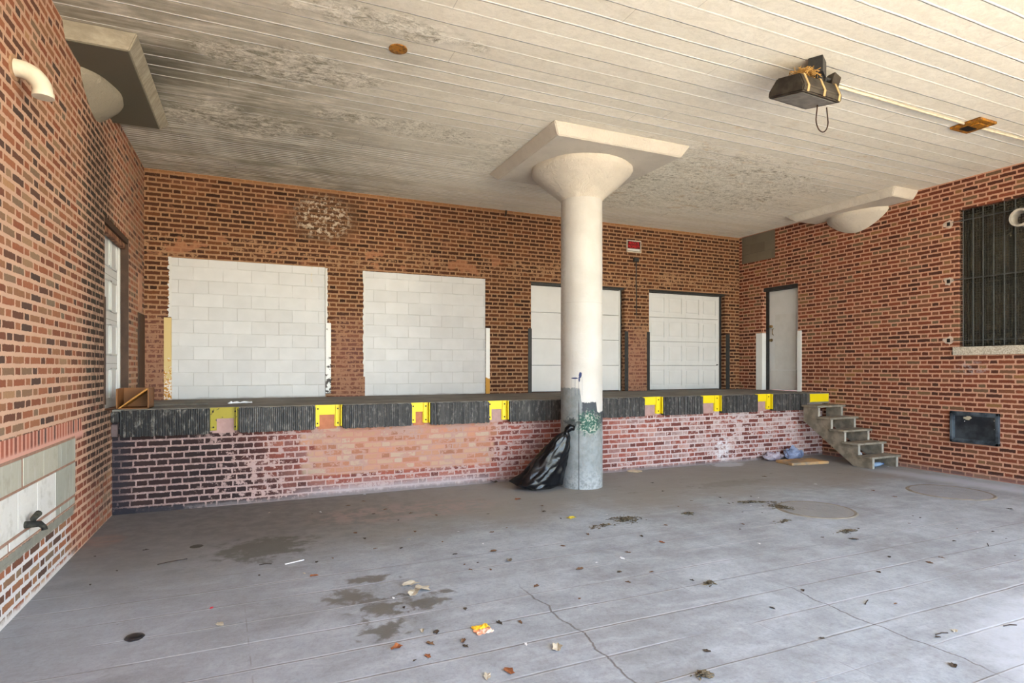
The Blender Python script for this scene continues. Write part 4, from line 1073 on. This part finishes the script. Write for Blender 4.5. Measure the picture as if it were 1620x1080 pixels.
# ------------------------------------------------------------------ ceiling fittings
FL = (6.42, -6.12, 4.42)
tt = thing('floodlight', FL, 'dark boxy floodlight hanging from the ceiling with a wire loop and straw on top', 'floodlight')
M_HOUS = simple('dark_bronze_housing', srgb(72, 66, 58), .5, .3, col2=srgb(44, 38, 34), scale=8)
RZ = Matrix.Rotation(math.radians(3), 3, 'Z') @ Matrix.Rotation(math.radians(12), 3, 'X')
def flp(x, y, z):
    v = RZ @ Vector((x, y, z)); return (FL[0] + v.x, FL[1] + v.y, FL[2] + v.z)
m = MB(); h0, h1 = -.11, .06; L2, D2 = .28, .20
pr = [(-D2, h0), (D2, h0), (D2, h0 + .06), (D2 - .07, h1), (-D2 + .07, h1), (-D2, h0 + .06)]
m.prism([flp(-L2, y, z) for y, z in pr], RZ @ Vector((2 * L2, 0, 0)))
bmesh.ops.bevel(m.bm, geom=list(m.bm.edges), offset=.012, segments=2, affect='EDGES')
hous = m.build('housing', M_HOUS, tt)
m = MB(); m.prism([flp(-L2 + .04, -D2 + .04, h0 - .004), flp(L2 - .04, -D2 + .04, h0 - .004), flp(L2 - .04, D2 - .04, h0 - .004), flp(-L2 + .04, D2 - .04, h0 - .004)], RZ @ Vector((0, 0, .003)))
m.build('lens', simple('grey_lens_glass', srgb(150, 148, 138), .25, spec=.6), hous)
M_STRAP = simple('tan_strap', srgb(186, 158, 112), .8)
for xs in (-L2 + .05, 0.0, L2 - .06):
    m = MB(); q = [(-D2 - .006, h0 + .005), (-D2 - .006, h0 + .062), (-D2 + .068, h1 + .006), (D2 - .068, h1 + .006), (D2 + .006, h0 + .062), (D2 + .006, h0 + .005)]
    q2 = [(D2, h0 + .005), (D2, h0 + .06), (D2 - .07, h1), (-D2 + .07, h1), (-D2, h0 + .06), (-D2, h0 + .005)]
    m.prism([flp(xs, y, z) for y, z in q + q2], RZ @ Vector((.028, 0, 0))); m.build('strap', M_STRAP, hous)
m = MB(); m.box((FL[0] - .02, FL[1] - .13, FL[2] + .10), (FL[0] + .16, FL[1] + .0, HC - .001), rot=Matrix.Rotation(.5, 3, 'Z'), bev=.006); m.build('mounting_plate', M_BLACKST, tt)
MB().tube([flp(.08, -.05, h1 - .01), (FL[0] + .09, FL[1] - .06, HC - .04)], [.055, .04], 14).build('swivel', M_BLACKST, tt, smooth=True)
m = MB(); m.box((FL[0] + .30, FL[1] - .06, FL[2] + .06), (FL[0] + .40, FL[1] + .03, FL[2] + .19), rot=Matrix.Rotation(.4, 3, 'Y'), bev=.005)
m.build('photocell', M_HOUS, tt)
MB().tube([flp(.20, -.02, h1 - .01), (FL[0] + .24, FL[1] - .02, FL[2] + .13), (FL[0] + .35, FL[1] - .02, FL[2] + .14)], .02, 10).build('cable_arm', M_BLACKST, tt)
lp = []
for q in range(25):
    a = PI * q / 24
    lp.append((FL[0] + .16 + .085 * (1 - math.cos(a)) * 1.0, FL[1] - .0 + .02, FL[2] - .26 - .115 * math.sin(a)))
lp = [(lp[0][0] + .02, lp[0][1], FL[2] - .12)] + lp + [(lp[-1][0] - .02, lp[-1][1], FL[2] - .12)]
MB().tube(lp, .006, 8).build('wire_loop', simple('brown_wire', srgb(64, 44, 32)), tt, smooth=True)
nest = MB(); r = random.Random(3)
for q in range(150):
    a = r.uniform(0, 2 * PI); rr = r.uniform(.0, .12); z_ = r.uniform(0, .055) * (1 - rr / .2)
    p = Vector((FL[0] - .12 + math.cos(a) * rr * 1.2, FL[1] - .06 + math.sin(a) * rr, FL[2] + .07 + z_)); d_ = Vector((r.uniform(-1, 1), r.uniform(-1, 1), r.uniform(-.5, .5))).normalized() * .045
    nest.tube([p - d_, p + d_ + Vector((0, 0, -.01))], .003, 4)
tag(nest.build('straw_nest', simple('golden_straw', srgb(196, 152, 84), .9, var=.4, scale=20), origin=(FL[0] - .12, FL[1], FL[2] + .07)), 'small golden straw nest on top of the floodlight', 'nest', None, 'stuff')

m = MB(); m.tube([(FL[0] + .38, -5.93, HC - .02), (9.4, -5.90, HC - .018)], .014, 8); m.tube([(9.7, -5.90, HC - .018), (W, -5.93, HC - .02)], .014, 8)
tag(m.build('conduit_pipe', simple('cream_conduit', srgb(214, 202, 178), .6), origin=(8, -5.9, HC)), 'thin cream conduit running along the ceiling from the floodlight', 'conduit')
tt = thing('ceiling_box', (9.55, -5.9, HC), 'rusty flattened rectangular ceiling box in line with the conduit', 'ceiling box')
m = MB(); m.box((9.37, -6.08, HC - .035), (9.72, -5.74, HC - .001), bev=.012, rot=None); m.build('box_plate', M_RUST, tt)
m = MB(); m.box((9.44, -6.02, HC - .05), (9.66, -5.93, HC - .035), bev=.008); m.build('cover_flap', M_RUST, tt)
MB().box((9.45, -5.90, HC - .038), (9.64, -5.80, HC - .034)).build('hole', M_DARK, tt)
tt = MB().lathe([(.085, -.012), (.085, -.001)], (2.73, -4.75, HC), 20, .04).build('rust_disc', M_RUST, origin=(2.73, -4.75, HC)); tag(tt, 'small round rusty plate on the ceiling above the blocked doors', 'cover plate')

# ------------------------------------------------------------------ manhole covers
for i, (mx_, my_, rr, lab) in enumerate(((7.66, -5.23, .40, 'round manhole cover rimmed with dark debris, closer to the camera'), (10.20, -5.28, .46, 'round brown-stained manhole cover near the right wall'))):
    tt = thing('manhole_cover', (mx_, my_, 0), lab, 'manhole cover')
    cc = plaster('cover_iron_%s' % 'ab'[i], srgb(146, 146, 146) if i == 0 else srgb(152, 154, 158))
    MB().lathe([(rr, 0), (rr, .006), (rr * .98, .008)], (mx_, my_, 0), 48).build('cover', cc, tt)
    m = MB(); seg = 56; rg = []
    for (r_, z_) in ((rr + .002, 0.0), (rr + .002, .007), (rr + .03, .009), (rr + .045, 0.0)):
        rg.append([m.bm.verts.new((mx_ + math.cos(2 * PI * q / seg) * r_, my_ + math.sin(2 * PI * q / seg) * r_, z_)) for q in range(seg)])
    for a, b in zip(rg, rg[1:]):
        for q in range(seg): m.bm.faces.new((a[q], a[(q + 1) % seg], b[(q + 1) % seg], b[q]))
    m.build('rim', simple('dirt_ring', srgb(140, 132, 120), .95, var=.25, scale=6), tt)

# ------------------------------------------------------------------ litter, leaves and twigs
M_LF = [simple('dry_leaf_brown', srgb(112, 84, 62), .8), simple('dry_leaf_dark', srgb(70, 60, 50), .85), simple('dry_leaf_grey', srgb(120, 110, 96), .85), simple('dry_leaf_tan', srgb(150, 130, 104), .85)]
M_PAPER = simple('white_scrap', srgb(226, 228, 232), .7); M_PALE = simple('pale_leaf', srgb(186, 176, 156), .8)
M_ORL = simple('rust_orange_leaf', srgb(150, 92, 56), .8, col2=srgb(112, 66, 40), scale=8); M_TWIG = simple('dark_twig', srgb(62, 50, 42), .9)
def leaf(size, seed, curl=.3, flat=1.0):
    r = random.Random(seed); m = MB(); n = 14; ring = []; c0 = m.bm.verts.new((0, 0, size * .10))
    for q in range(n):
        a = 2 * PI * q / n; lob = 1 + .28 * math.cos(a * 5 + r.random()) * r.uniform(.4, 1)
        rr = size * lob * r.uniform(.8, 1.1); x_, y_ = math.cos(a) * rr, math.sin(a) * rr * .62
        ring.append(m.bm.verts.new((x_, y_, max(.0015, abs(y_) * curl * r.uniform(.4, 1.2) + r.uniform(0, .12) * size))))
    for q in range(n): m.bm.faces.new((c0, ring[q], ring[(q + 1) % n]))
    g = bmesh.ops.extrude_face_region(m.bm, geom=list(m.bm.faces))
    bmesh.ops.translate(m.bm, verts=[v for v in g['geom'] if isinstance(v, bmesh.types.BMVert)], vec=(0, 0, .0015))
    return m
def litter(name, px, py, size, mat, label, cat, group=None, seed=0, curl=.3, rot=None, z=0.0):
    x_, y_ = floor_point(px, py, z)
    o = leaf(size, seed, curl).build(name, mat, origin=(0, 0, 0)); o.location = (x_, y_, z + .001); o.rotation_euler = (0, 0, rot if rot is not None else random.Random(seed).uniform(0, PI))
    return tag(o, label, cat, group)
# generic ones nobody could tell apart: four source meshes, copied
SRC = {}; LIT = []
for kname, size, mat, lab, cat, grp in (
    ('dry_leaf', .045, M_LF[0], 'crumpled brown leaf', 'leaf', 'brown leaves on the floor'),
    ('dark_leaf', .040, M_LF[1], 'dark rotted leaf scrap', 'leaf', 'dark leaf scraps on the floor'),
    ('paper_scrap', .032, M_PAPER, 'white paper scrap', 'paper scrap', 'white paper scraps on the floor'),
    ('pale_leaf', .048, M_PALE, 'pale papery leaf', 'leaf', 'pale leaf scraps on the floor')):
    SRC[kname] = [kname, [leaf(size, 10 + q, .35) for q in range(3)], mat, lab, cat, grp, [], 0]
def scatter(kname, pts):
    k = SRC[kname]
    if not k[6]:
        k[6] = [mb.build(kname, k[2]) for mb in k[1]]
        for q in k[6]: q['_free'] = 1
    for (px, py) in pts:
        x_, y_ = floor_point(px, py); q = k[7] % 3; k[7] += 1
        src = k[6][q]
        if '_free' in src: o = src; del o['_free']
        else: o = src.copy(); C.objects.link(o)
        r = random.Random(px * 31 + py); s = r.uniform(.35, .85)
        o.location = (x_, y_, .001); o.rotation_euler = (0, 0, r.uniform(0, 2 * PI)); o.scale = (s, s * r.uniform(.6, 1), s * .8)
        o['category'] = k[4]; o['group'] = k[5]; LIT.append((o, k[3], s))
scatter('dry_leaf', [(575, 793), (551, 800), (562, 843), (526, 883), (657, 841), (778, 842), (802, 835), (781, 872), (744, 901), (776, 901), (890, 864), (918, 900), (951, 830), (980, 904), (849, 927), (917, 947),
    (735, 893), (823, 984), (733, 1014), (680, 1018), (1073, 801), (1094, 792), (1209, 754), (1175, 829), (1241, 825), (1053, 831), (993, 874), (994, 921), (1381, 776), (1415, 786), (1439, 828), (1514, 836),
    (1470, 890), (1417, 955), (1489, 882), (700, 857), (610, 806), (650, 812), (594, 868), (857, 800), (690, 815), (930, 845), (1031, 905)])
scatter('dark_leaf', [(185, 903), (143, 925), (494, 813), (501, 889), (577, 852), (591, 813), (630, 823), (720, 877), (772, 813), (756, 890), (861, 809), (887, 820), (992, 873), (736, 963), (790, 985), (656, 1045),
    (736, 1022), (639, 961), (1032, 764), (1049, 777), (1107, 772), (1139, 787), (1188, 785), (1171, 837), (1095, 918), (1270, 934), (1301, 850), (1407, 881), (1510, 856), (1571, 841), (1592, 852), (1606, 879),
    (1597, 805), (1484, 1008), (1508, 1053), (1118, 1030), (1175, 810), (1206, 811), (1015, 848), (980, 905), (1358, 836), (1444, 816), (635, 867), (1456, 819), (1300, 1010), (1222, 962), (1390, 905), (690, 1000), (150, 880), (230, 870), (410, 910)])
scatter('paper_scrap', [(622, 946), (725, 841), (764, 860), (944, 890), (1188, 800), (1200, 787), (1201, 860), (1547, 842), (832, 1019), (577, 782), (960, 814), (507, 810), (1405, 738), (1290, 766)])
scatter('pale_leaf', [(481, 907), (348, 988), (426, 811), (647, 853), (668, 998), (771, 1070), (1511, 998), (1601, 762)])
for q, (px, py) in enumerate([(1371, 953), (1598, 990), (1563, 862), (420, 893), (1490, 1003)]):
    x_, y_ = floor_point(px, py); a = random.Random(q).uniform(-.4, .6); d_ = Vector((math.cos(a), math.sin(a), 0)) * .05
    o = MB().tube([Vector((0, 0, .004)) - d_, Vector((.005, .004, .007)), Vector((0, 0, .004)) + d_], .0035, 6).build('twig', M_TWIG); o.location = (x_, y_, 0)
    o['category'] = 'twig'; o['group'] = 'short twigs on the floor'; LIT.append((o, 'short dark twig', .6))
x_, y_ = floor_point(273, 889)
o = MB().tube([(-.11, -.03, .005), (-.02, 0, .008), (.11, .035, .005)], .004, 6).build('twig', M_TWIG); o.location = (x_, y_, 0); tag(o, 'longer dark twig on the dirty floor near the left corner', 'twig')
x_, y_ = floor_point(466, 889)
o = MB().box((-.085, -.008, 0), (.085, .008, .006), bev=.002).build('plastic_stick', M_PAPER); o.location = (x_, y_, 0); o.rotation_euler = (0, 0, .35); tag(o, 'thin white plastic stick beside the dark damp patch', 'stick')
litter('orange_leaf', 497, 911, .034, M_ORL, 'rusty brown leaf below the dark damp patch', 'leaf', None, 31)
litter('orange_leaf', 627, 1025, .042, M_ORL, 'curled rust-orange leaf at the edge of the wet stain', 'leaf', None, 32, .5)
litter('orange_leaf', 677, 1038, .028, M_ORL, 'tiny orange leaf just right of the curled orange one', 'leaf', None, 33)
litter('orange_leaf', 1047, 858, .032, M_ORL, 'single orange-brown leaf in the middle of the clean floor', 'leaf', None, 34)
litter('orange_leaf', 805, 1062, .040, M_ORL, 'orange-brown leaf at the bottom edge below the bright wrapper', 'leaf', None, 35)
litter('curled_leaf', 882, 1026, .050, M_PALE, 'large pale curled leaf right of the bright wrapper', 'leaf', None, 36, .6)
litter('dark_leaf', 1350, 853, .042, M_LF[1], 'elongated dark leaf in front of the nearer manhole cover', 'leaf', None, 37)
litter('torn_rag', 779, 763, .09, M_LF[1], 'torn black rag at the wall foot left of the trash bag', 'rag', None, 38, .7)
litter('brown_leaf', 819, 790, .06, M_ORL, 'large brown leaf in front of the trash bag', 'leaf', None, 39)
litter('white_flake', 984, 883, .035, M_PAPER, 'bright white paper flake right of the debris clump', 'paper scrap', None, 40, .1)
litter('grey_leaf', 806, 887, .04, M_LF[2], 'grey curled leaf with a bright edge in mid floor', 'leaf', None, 41, .6)
for q, (px, py, rz) in enumerate(((650, 925, .2), (668, 932, -.7), (655, 938, 1.2))):
    litter('seed_pod', px, py, .07, M_PALE, ['long pale dry leaf on top of the crossed dry leaves', 'dark-tipped dry leaf right in the crossed dry leaves', 'short pale dry leaf lowest in the crossed dry leaves'][q], 'leaf', 'crossed dry leaves by the wet stain', 50 + q, .4, rz)
# bright wrapper
tt = thing('candy_wrapper', floor_point(762, 996) + (0,), 'yellow and orange crumpled snack wrapper lying on the floor', 'wrapper')
wx, wy = floor_point(762, 996)
def sheet(cx, cy, w, h, seed, amp, rz):
    r = random.Random(seed); m = MB(); n = 9; V = []
    for i in range(n):
        for j in range(n):
            u, v = (i / (n - 1) - .5) * w, (j / (n - 1) - .5) * h
            z_ = .004 + amp * abs(mnoise.noise(Vector((u * 40 + seed, v * 40, 0)))); x2 = u * math.cos(rz) - v * math.sin(rz); y2 = u * math.sin(rz) + v * math.cos(rz)
            V.append(m.bm.verts.new((cx + x2, cy + y2, z_)))
    for i in range(n - 1):
        for j in range(n - 1): m.bm.faces.new((V[i * n + j], V[(i + 1) * n + j], V[(i + 1) * n + j + 1], V[i * n + j + 1]))
    g = bmesh.ops.extrude_face_region(m.bm, geom=list(m.bm.faces)); bmesh.ops.translate(m.bm, verts=[v for v in g['geom'] if isinstance(v, bmesh.types.BMVert)], vec=(0, 0, -.002))
    return m
sheet(wx, wy - .035, .115, .07, 2, .02, .15).build('orange_half', simple('orange_film', srgb(226, 120, 52), .4, col2=srgb(232, 196, 176), scale=10), tt)
sheet(wx + .002, wy + .03, .11, .06, 3, .02, .15).build('yellow_half', simple('yellow_film', srgb(240, 204, 50), .4, col2=srgb(220, 160, 50)), tt)
x_, y_ = floor_point(904, 819)
tag(sheet(x_, y_, .10, .07, 5, .02, .3).build('yellow_wrapper', simple('mustard_film', srgb(206, 180, 60), .5), origin=(x_, y_, 0)), 'small mustard yellow wrapper left of the debris clump', 'wrapper')
# black lid, red bit, cream plate
x_, y_ = floor_point(213, 1009)
tag(MB().lathe([(.050, 0), (.056, .006), (.046, .016), (.02, .02)], (x_, y_, 0), 32, .05).build('black_lid', simple('black_plastic', srgb(22, 24, 30), .3, spec=.6), origin=(x_, y_, 0), smooth=True), 'round glossy black plastic lid on the floor near the left wall', 'lid')
litter('red_scrap', 335, 962, .020, simple('red_plastic', srgb(212, 30, 56), .4), 'tiny bright red plastic scrap on the floor', 'scrap', None, 60, .4)
x_, y_ = floor_point(1001, 745)
tag(MB().lathe([(.10, 0), (.125, .012), (.09, .02)], (x_, y_ - .05, 0), 24, .1).build('paper_plate', simple('cream_card', srgb(216, 200, 172), .7), origin=(x_, y_, 0)), 'cream paper plate against the dock foot right of the column', 'plate')
x_, y_ = floor_point(311, 864)
tag(MB().lathe([(.058, 0), (.054, .003)], (x_, y_, 0), 24, .1).build('flat_disc', simple('dull_disc', srgb(72, 68, 60), .8), origin=(x_, y_, 0)), 'flat dull dark disc on the dirty floor near the left corner', 'disc')
# clumps of swept debris
def clump(px, py, rx, ry, n, seed, label, rz=0):
    cx_, cy_ = floor_point(px, py); r = random.Random(seed); m = MB()
    for q in range(n):
        a = r.uniform(0, 2 * PI); d_ = min(1.5, abs(r.gauss(0, .55))); X = math.cos(a) * d_ * rx; Y = math.sin(a) * d_ * ry
        X, Y = X * math.cos(rz) - Y * math.sin(rz), X * math.sin(rz) + Y * math.cos(rz)
        p = Vector((cx_ + X, cy_ + Y, r.uniform(.002, .022) * max(.1, 1.2 - d_)))
        b = r.uniform(0, 2 * PI); l_ = r.uniform(.008, .028)
        v = Vector((math.cos(b) * l_, math.sin(b) * l_, r.uniform(-.3, .3) * l_)); w_ = Vector((-v.y, v.x, r.uniform(0, .5) * l_)) * r.uniform(.15, .5)
        zc = max(.002, p.z)
        m.prism([(p.x + v.x, p.y + v.y, zc), (p.x + w_.x, p.y + w_.y, zc + .004), (p.x - v.x, p.y - v.y, max(.001, zc - .001)), (p.x - w_.x, p.y - w_.y, zc)], (0, 0, .002))
    mm = simple('swept_debris_%d' % seed, srgb(70, 62, 48), .9, col2=srgb(112, 100, 80), scale=40)
    o = m.build('debris_clump', mm, origin=(cx_, cy_, 0)); tag(o, label, 'debris', None, 'stuff')
clump(990, 822, .17, .13, 260, 1, 'clump of olive-brown swept debris in mid floor')
clump(955, 832, .16, .06, 70, 2, 'thin trail of brown debris left of the olive clump')
clump(1090, 813, .10, .05, 60, 3, 'small debris clump between column and manhole cover')
clump(1188, 795, .34, .05, 120, 4, 'line of debris trailing toward the nearer manhole cover', -.4)
clump(1341, 841, .14, .05, 90, 5, 'debris patch in front of the nearer manhole cover')
clump(1113, 1069, .05, .04, 70, 6, 'small reddish-brown debris clump at the bottom edge')
clump(1123, 923, .05, .035, 60, 7, 'small brown debris clump alone in the clean floor')
clump(1241, 825, .12, .04, 50, 8, 'thin debris patch left of the nearer manhole cover')
clump(1238, 803, .13, .20, 210, 9, 'debris gathered on the left rim of the nearer manhole cover', .5)
clump(610, 775, .8, .03, 60, 10, 'crumbs of debris along the foot of the dock', 0)
# rags, box and bottles by the steps
def lump(name, c, s, seed, mat, label, cat):
    m = MB(); bmesh.ops.create_icosphere(m.bm, subdivisions=4, radius=1.0)
    for v in m.bm.verts:
        p = v.co.copy(); d_ = 1 + .35 * mnoise.noise(p * 1.7 + Vector((seed, 0, 0))) + .18 * mnoise.noise(p * 5 + Vector((0, seed, 0)))
        v.co = Vector((c[0] + p.x * s[0] * d_, c[1] + p.y * s[1] * d_, max(c[2], c[2] + (p.z * .95 + .8) * s[2] * d_)))
    o = m.build(name, mat, origin=c, smooth=True); return tag(o, label, cat)
lump('crumpled_tarp', (10.66, -2.36, .002), (.20, .10, .12), 1, simple('blue_grey_film', srgb(134, 144, 172), .5, col2=srgb(84, 92, 116), scale=7, bump=.6), 'crumpled blue-grey plastic behind the steps', 'plastic sheet')
lump('crumpled_tarp', (10.22, -2.30, .002), (.20, .075, .085), 2, simple('lilac_grey_film', srgb(176, 166, 176), .6, col2=srgb(130, 116, 124), scale=7, bump=.6), 'crumpled pale lilac plastic along the dock foot', 'plastic sheet')
tag(MB().box((10.05, -2.92, 0), (10.85, -2.52, .05), rot=Matrix.Rotation(-.12, 3, 'Z'), bev=.012).build('timber_plank', simple('splintered_timber', srgb(136, 122, 104), .9, col2=srgb(186, 146, 98), scale=5, bump=.6), origin=(10.4, -2.7, 0)),
    'flat splintered timber board on the floor left of the steps', 'plank')
lump('paper_ball', (11.28, -3.16, .002), (.09, .08, .12), 4, M_PAPER, 'crumpled white paper under the second step', 'paper')
tt = thing('plastic_bottle', (11.4, -3.5, 0), 'clear-blue plastic bottle lying under the lowest step', 'bottle')
MB().tube([(11.20, -3.50, .038), (11.26, -3.50, .038), (11.40, -3.49, .038), (11.44, -3.49, .038), (11.47, -3.49, .038)], [.03, .036, .036, .018, .014], 16).build('bottle_body', simple('pale_blue_plastic', srgb(150, 176, 204), .2, spec=.6), tt, smooth=True)
MB().tube([(11.47, -3.49, .038), (11.495, -3.49, .038)], .016, 12).build('cap', simple('blue_cap', srgb(40, 80, 150), .4), tt)
# scraps on the dock top
xw, yw = floor_point(380, 638, DZ)
o = sheet(xw, max(yw, -2.05), .30, .06, 8, .05, .1).build('white_rag', M_PAPER, origin=(xw, max(yw, -2.05), 0)); o.location.z = DZ; tag(o, 'twisted white rag on the dock edge above the grimy bracket', 'rag')
tag(MB().box((.30, -1.62, DZ), (.95, -1.58, DZ + .03), bev=.004).build('timber_batten', simple('grey_batten', srgb(96, 90, 82), .9), origin=(.6, -1.6, DZ)), 'thin grey batten lying on the dock beside the brown box', 'batten')

# each scattered piece is told by its size and the nearest landmark on the floor
MARKS = {'the trash bag': (5.1, -2.8), 'the round column': (5.85, -2.9), 'the nearer manhole cover': (7.66, -5.23), 'the far manhole cover': (10.2, -5.28),
    'the bright snack wrapper': floor_point(762, 996), 'the wet stain': (2.3, -5.8), 'the dark damp patch': (1.6, -4.2), 'the olive debris clump': floor_point(990, 822),
    'the white paper flake': floor_point(984, 883), 'the lone orange leaf': floor_point(1047, 858), 'the wooden steps': (11.3, -3.3), 'the black lid': floor_point(213, 1009),
    'the pale brick repair': (3.4, -2.4), 'the new pale concrete patch': (5.9, -8.3), 'the crossed dry leaves': floor_point(655, 930), 'the lone brown clump': floor_point(1123, 923),
    'the grey curled leaf': floor_point(806, 887), 'the dull flat disc': floor_point(311, 864), 'the yellow wrapper': floor_point(904, 819)}
buckets = {}
for o, kind, sz in LIT:
    x_, y_ = o.location.x, o.location.y
    nm = min(MARKS, key=lambda k: (MARKS[k][0] - x_) ** 2 + (MARKS[k][1] - y_) ** 2); mx_, my_ = MARKS[nm]
    rx = (x_ - mx_) * math.cos(YAW) - (y_ - my_) * math.sin(YAW); ry = (x_ - mx_) * math.sin(YAW) + (y_ - my_) * math.cos(YAW)
    where = ('right of ' if rx > 0 else 'left of ') if abs(rx) > abs(ry) else ('behind ' if ry > 0 else 'in front of ')
    size = '' if 'twig' in kind else ('tiny ' if sz < .52 else 'small ' if sz < .69 else 'larger ')
    buckets.setdefault(size + kind + ' ' + where + nm, []).append((math.hypot(rx, ry), o))
for lab, its in buckets.items():
    its.sort(key=lambda t: t[0])
    for q, (d_, o) in enumerate(its):
        o['label'] = lab if len(its) == 1 else lab + ((', closer one', ', farther one')[q] if len(its) == 2 else (', closest one', ', middle one', ', farthest one')[q] if len(its) == 3 else (', closest one', ', second closest', ', third closest', ', farthest one')[q] if len(its) == 4 else '')

for o in ORI:
    if '_o' in o: del o['_o']
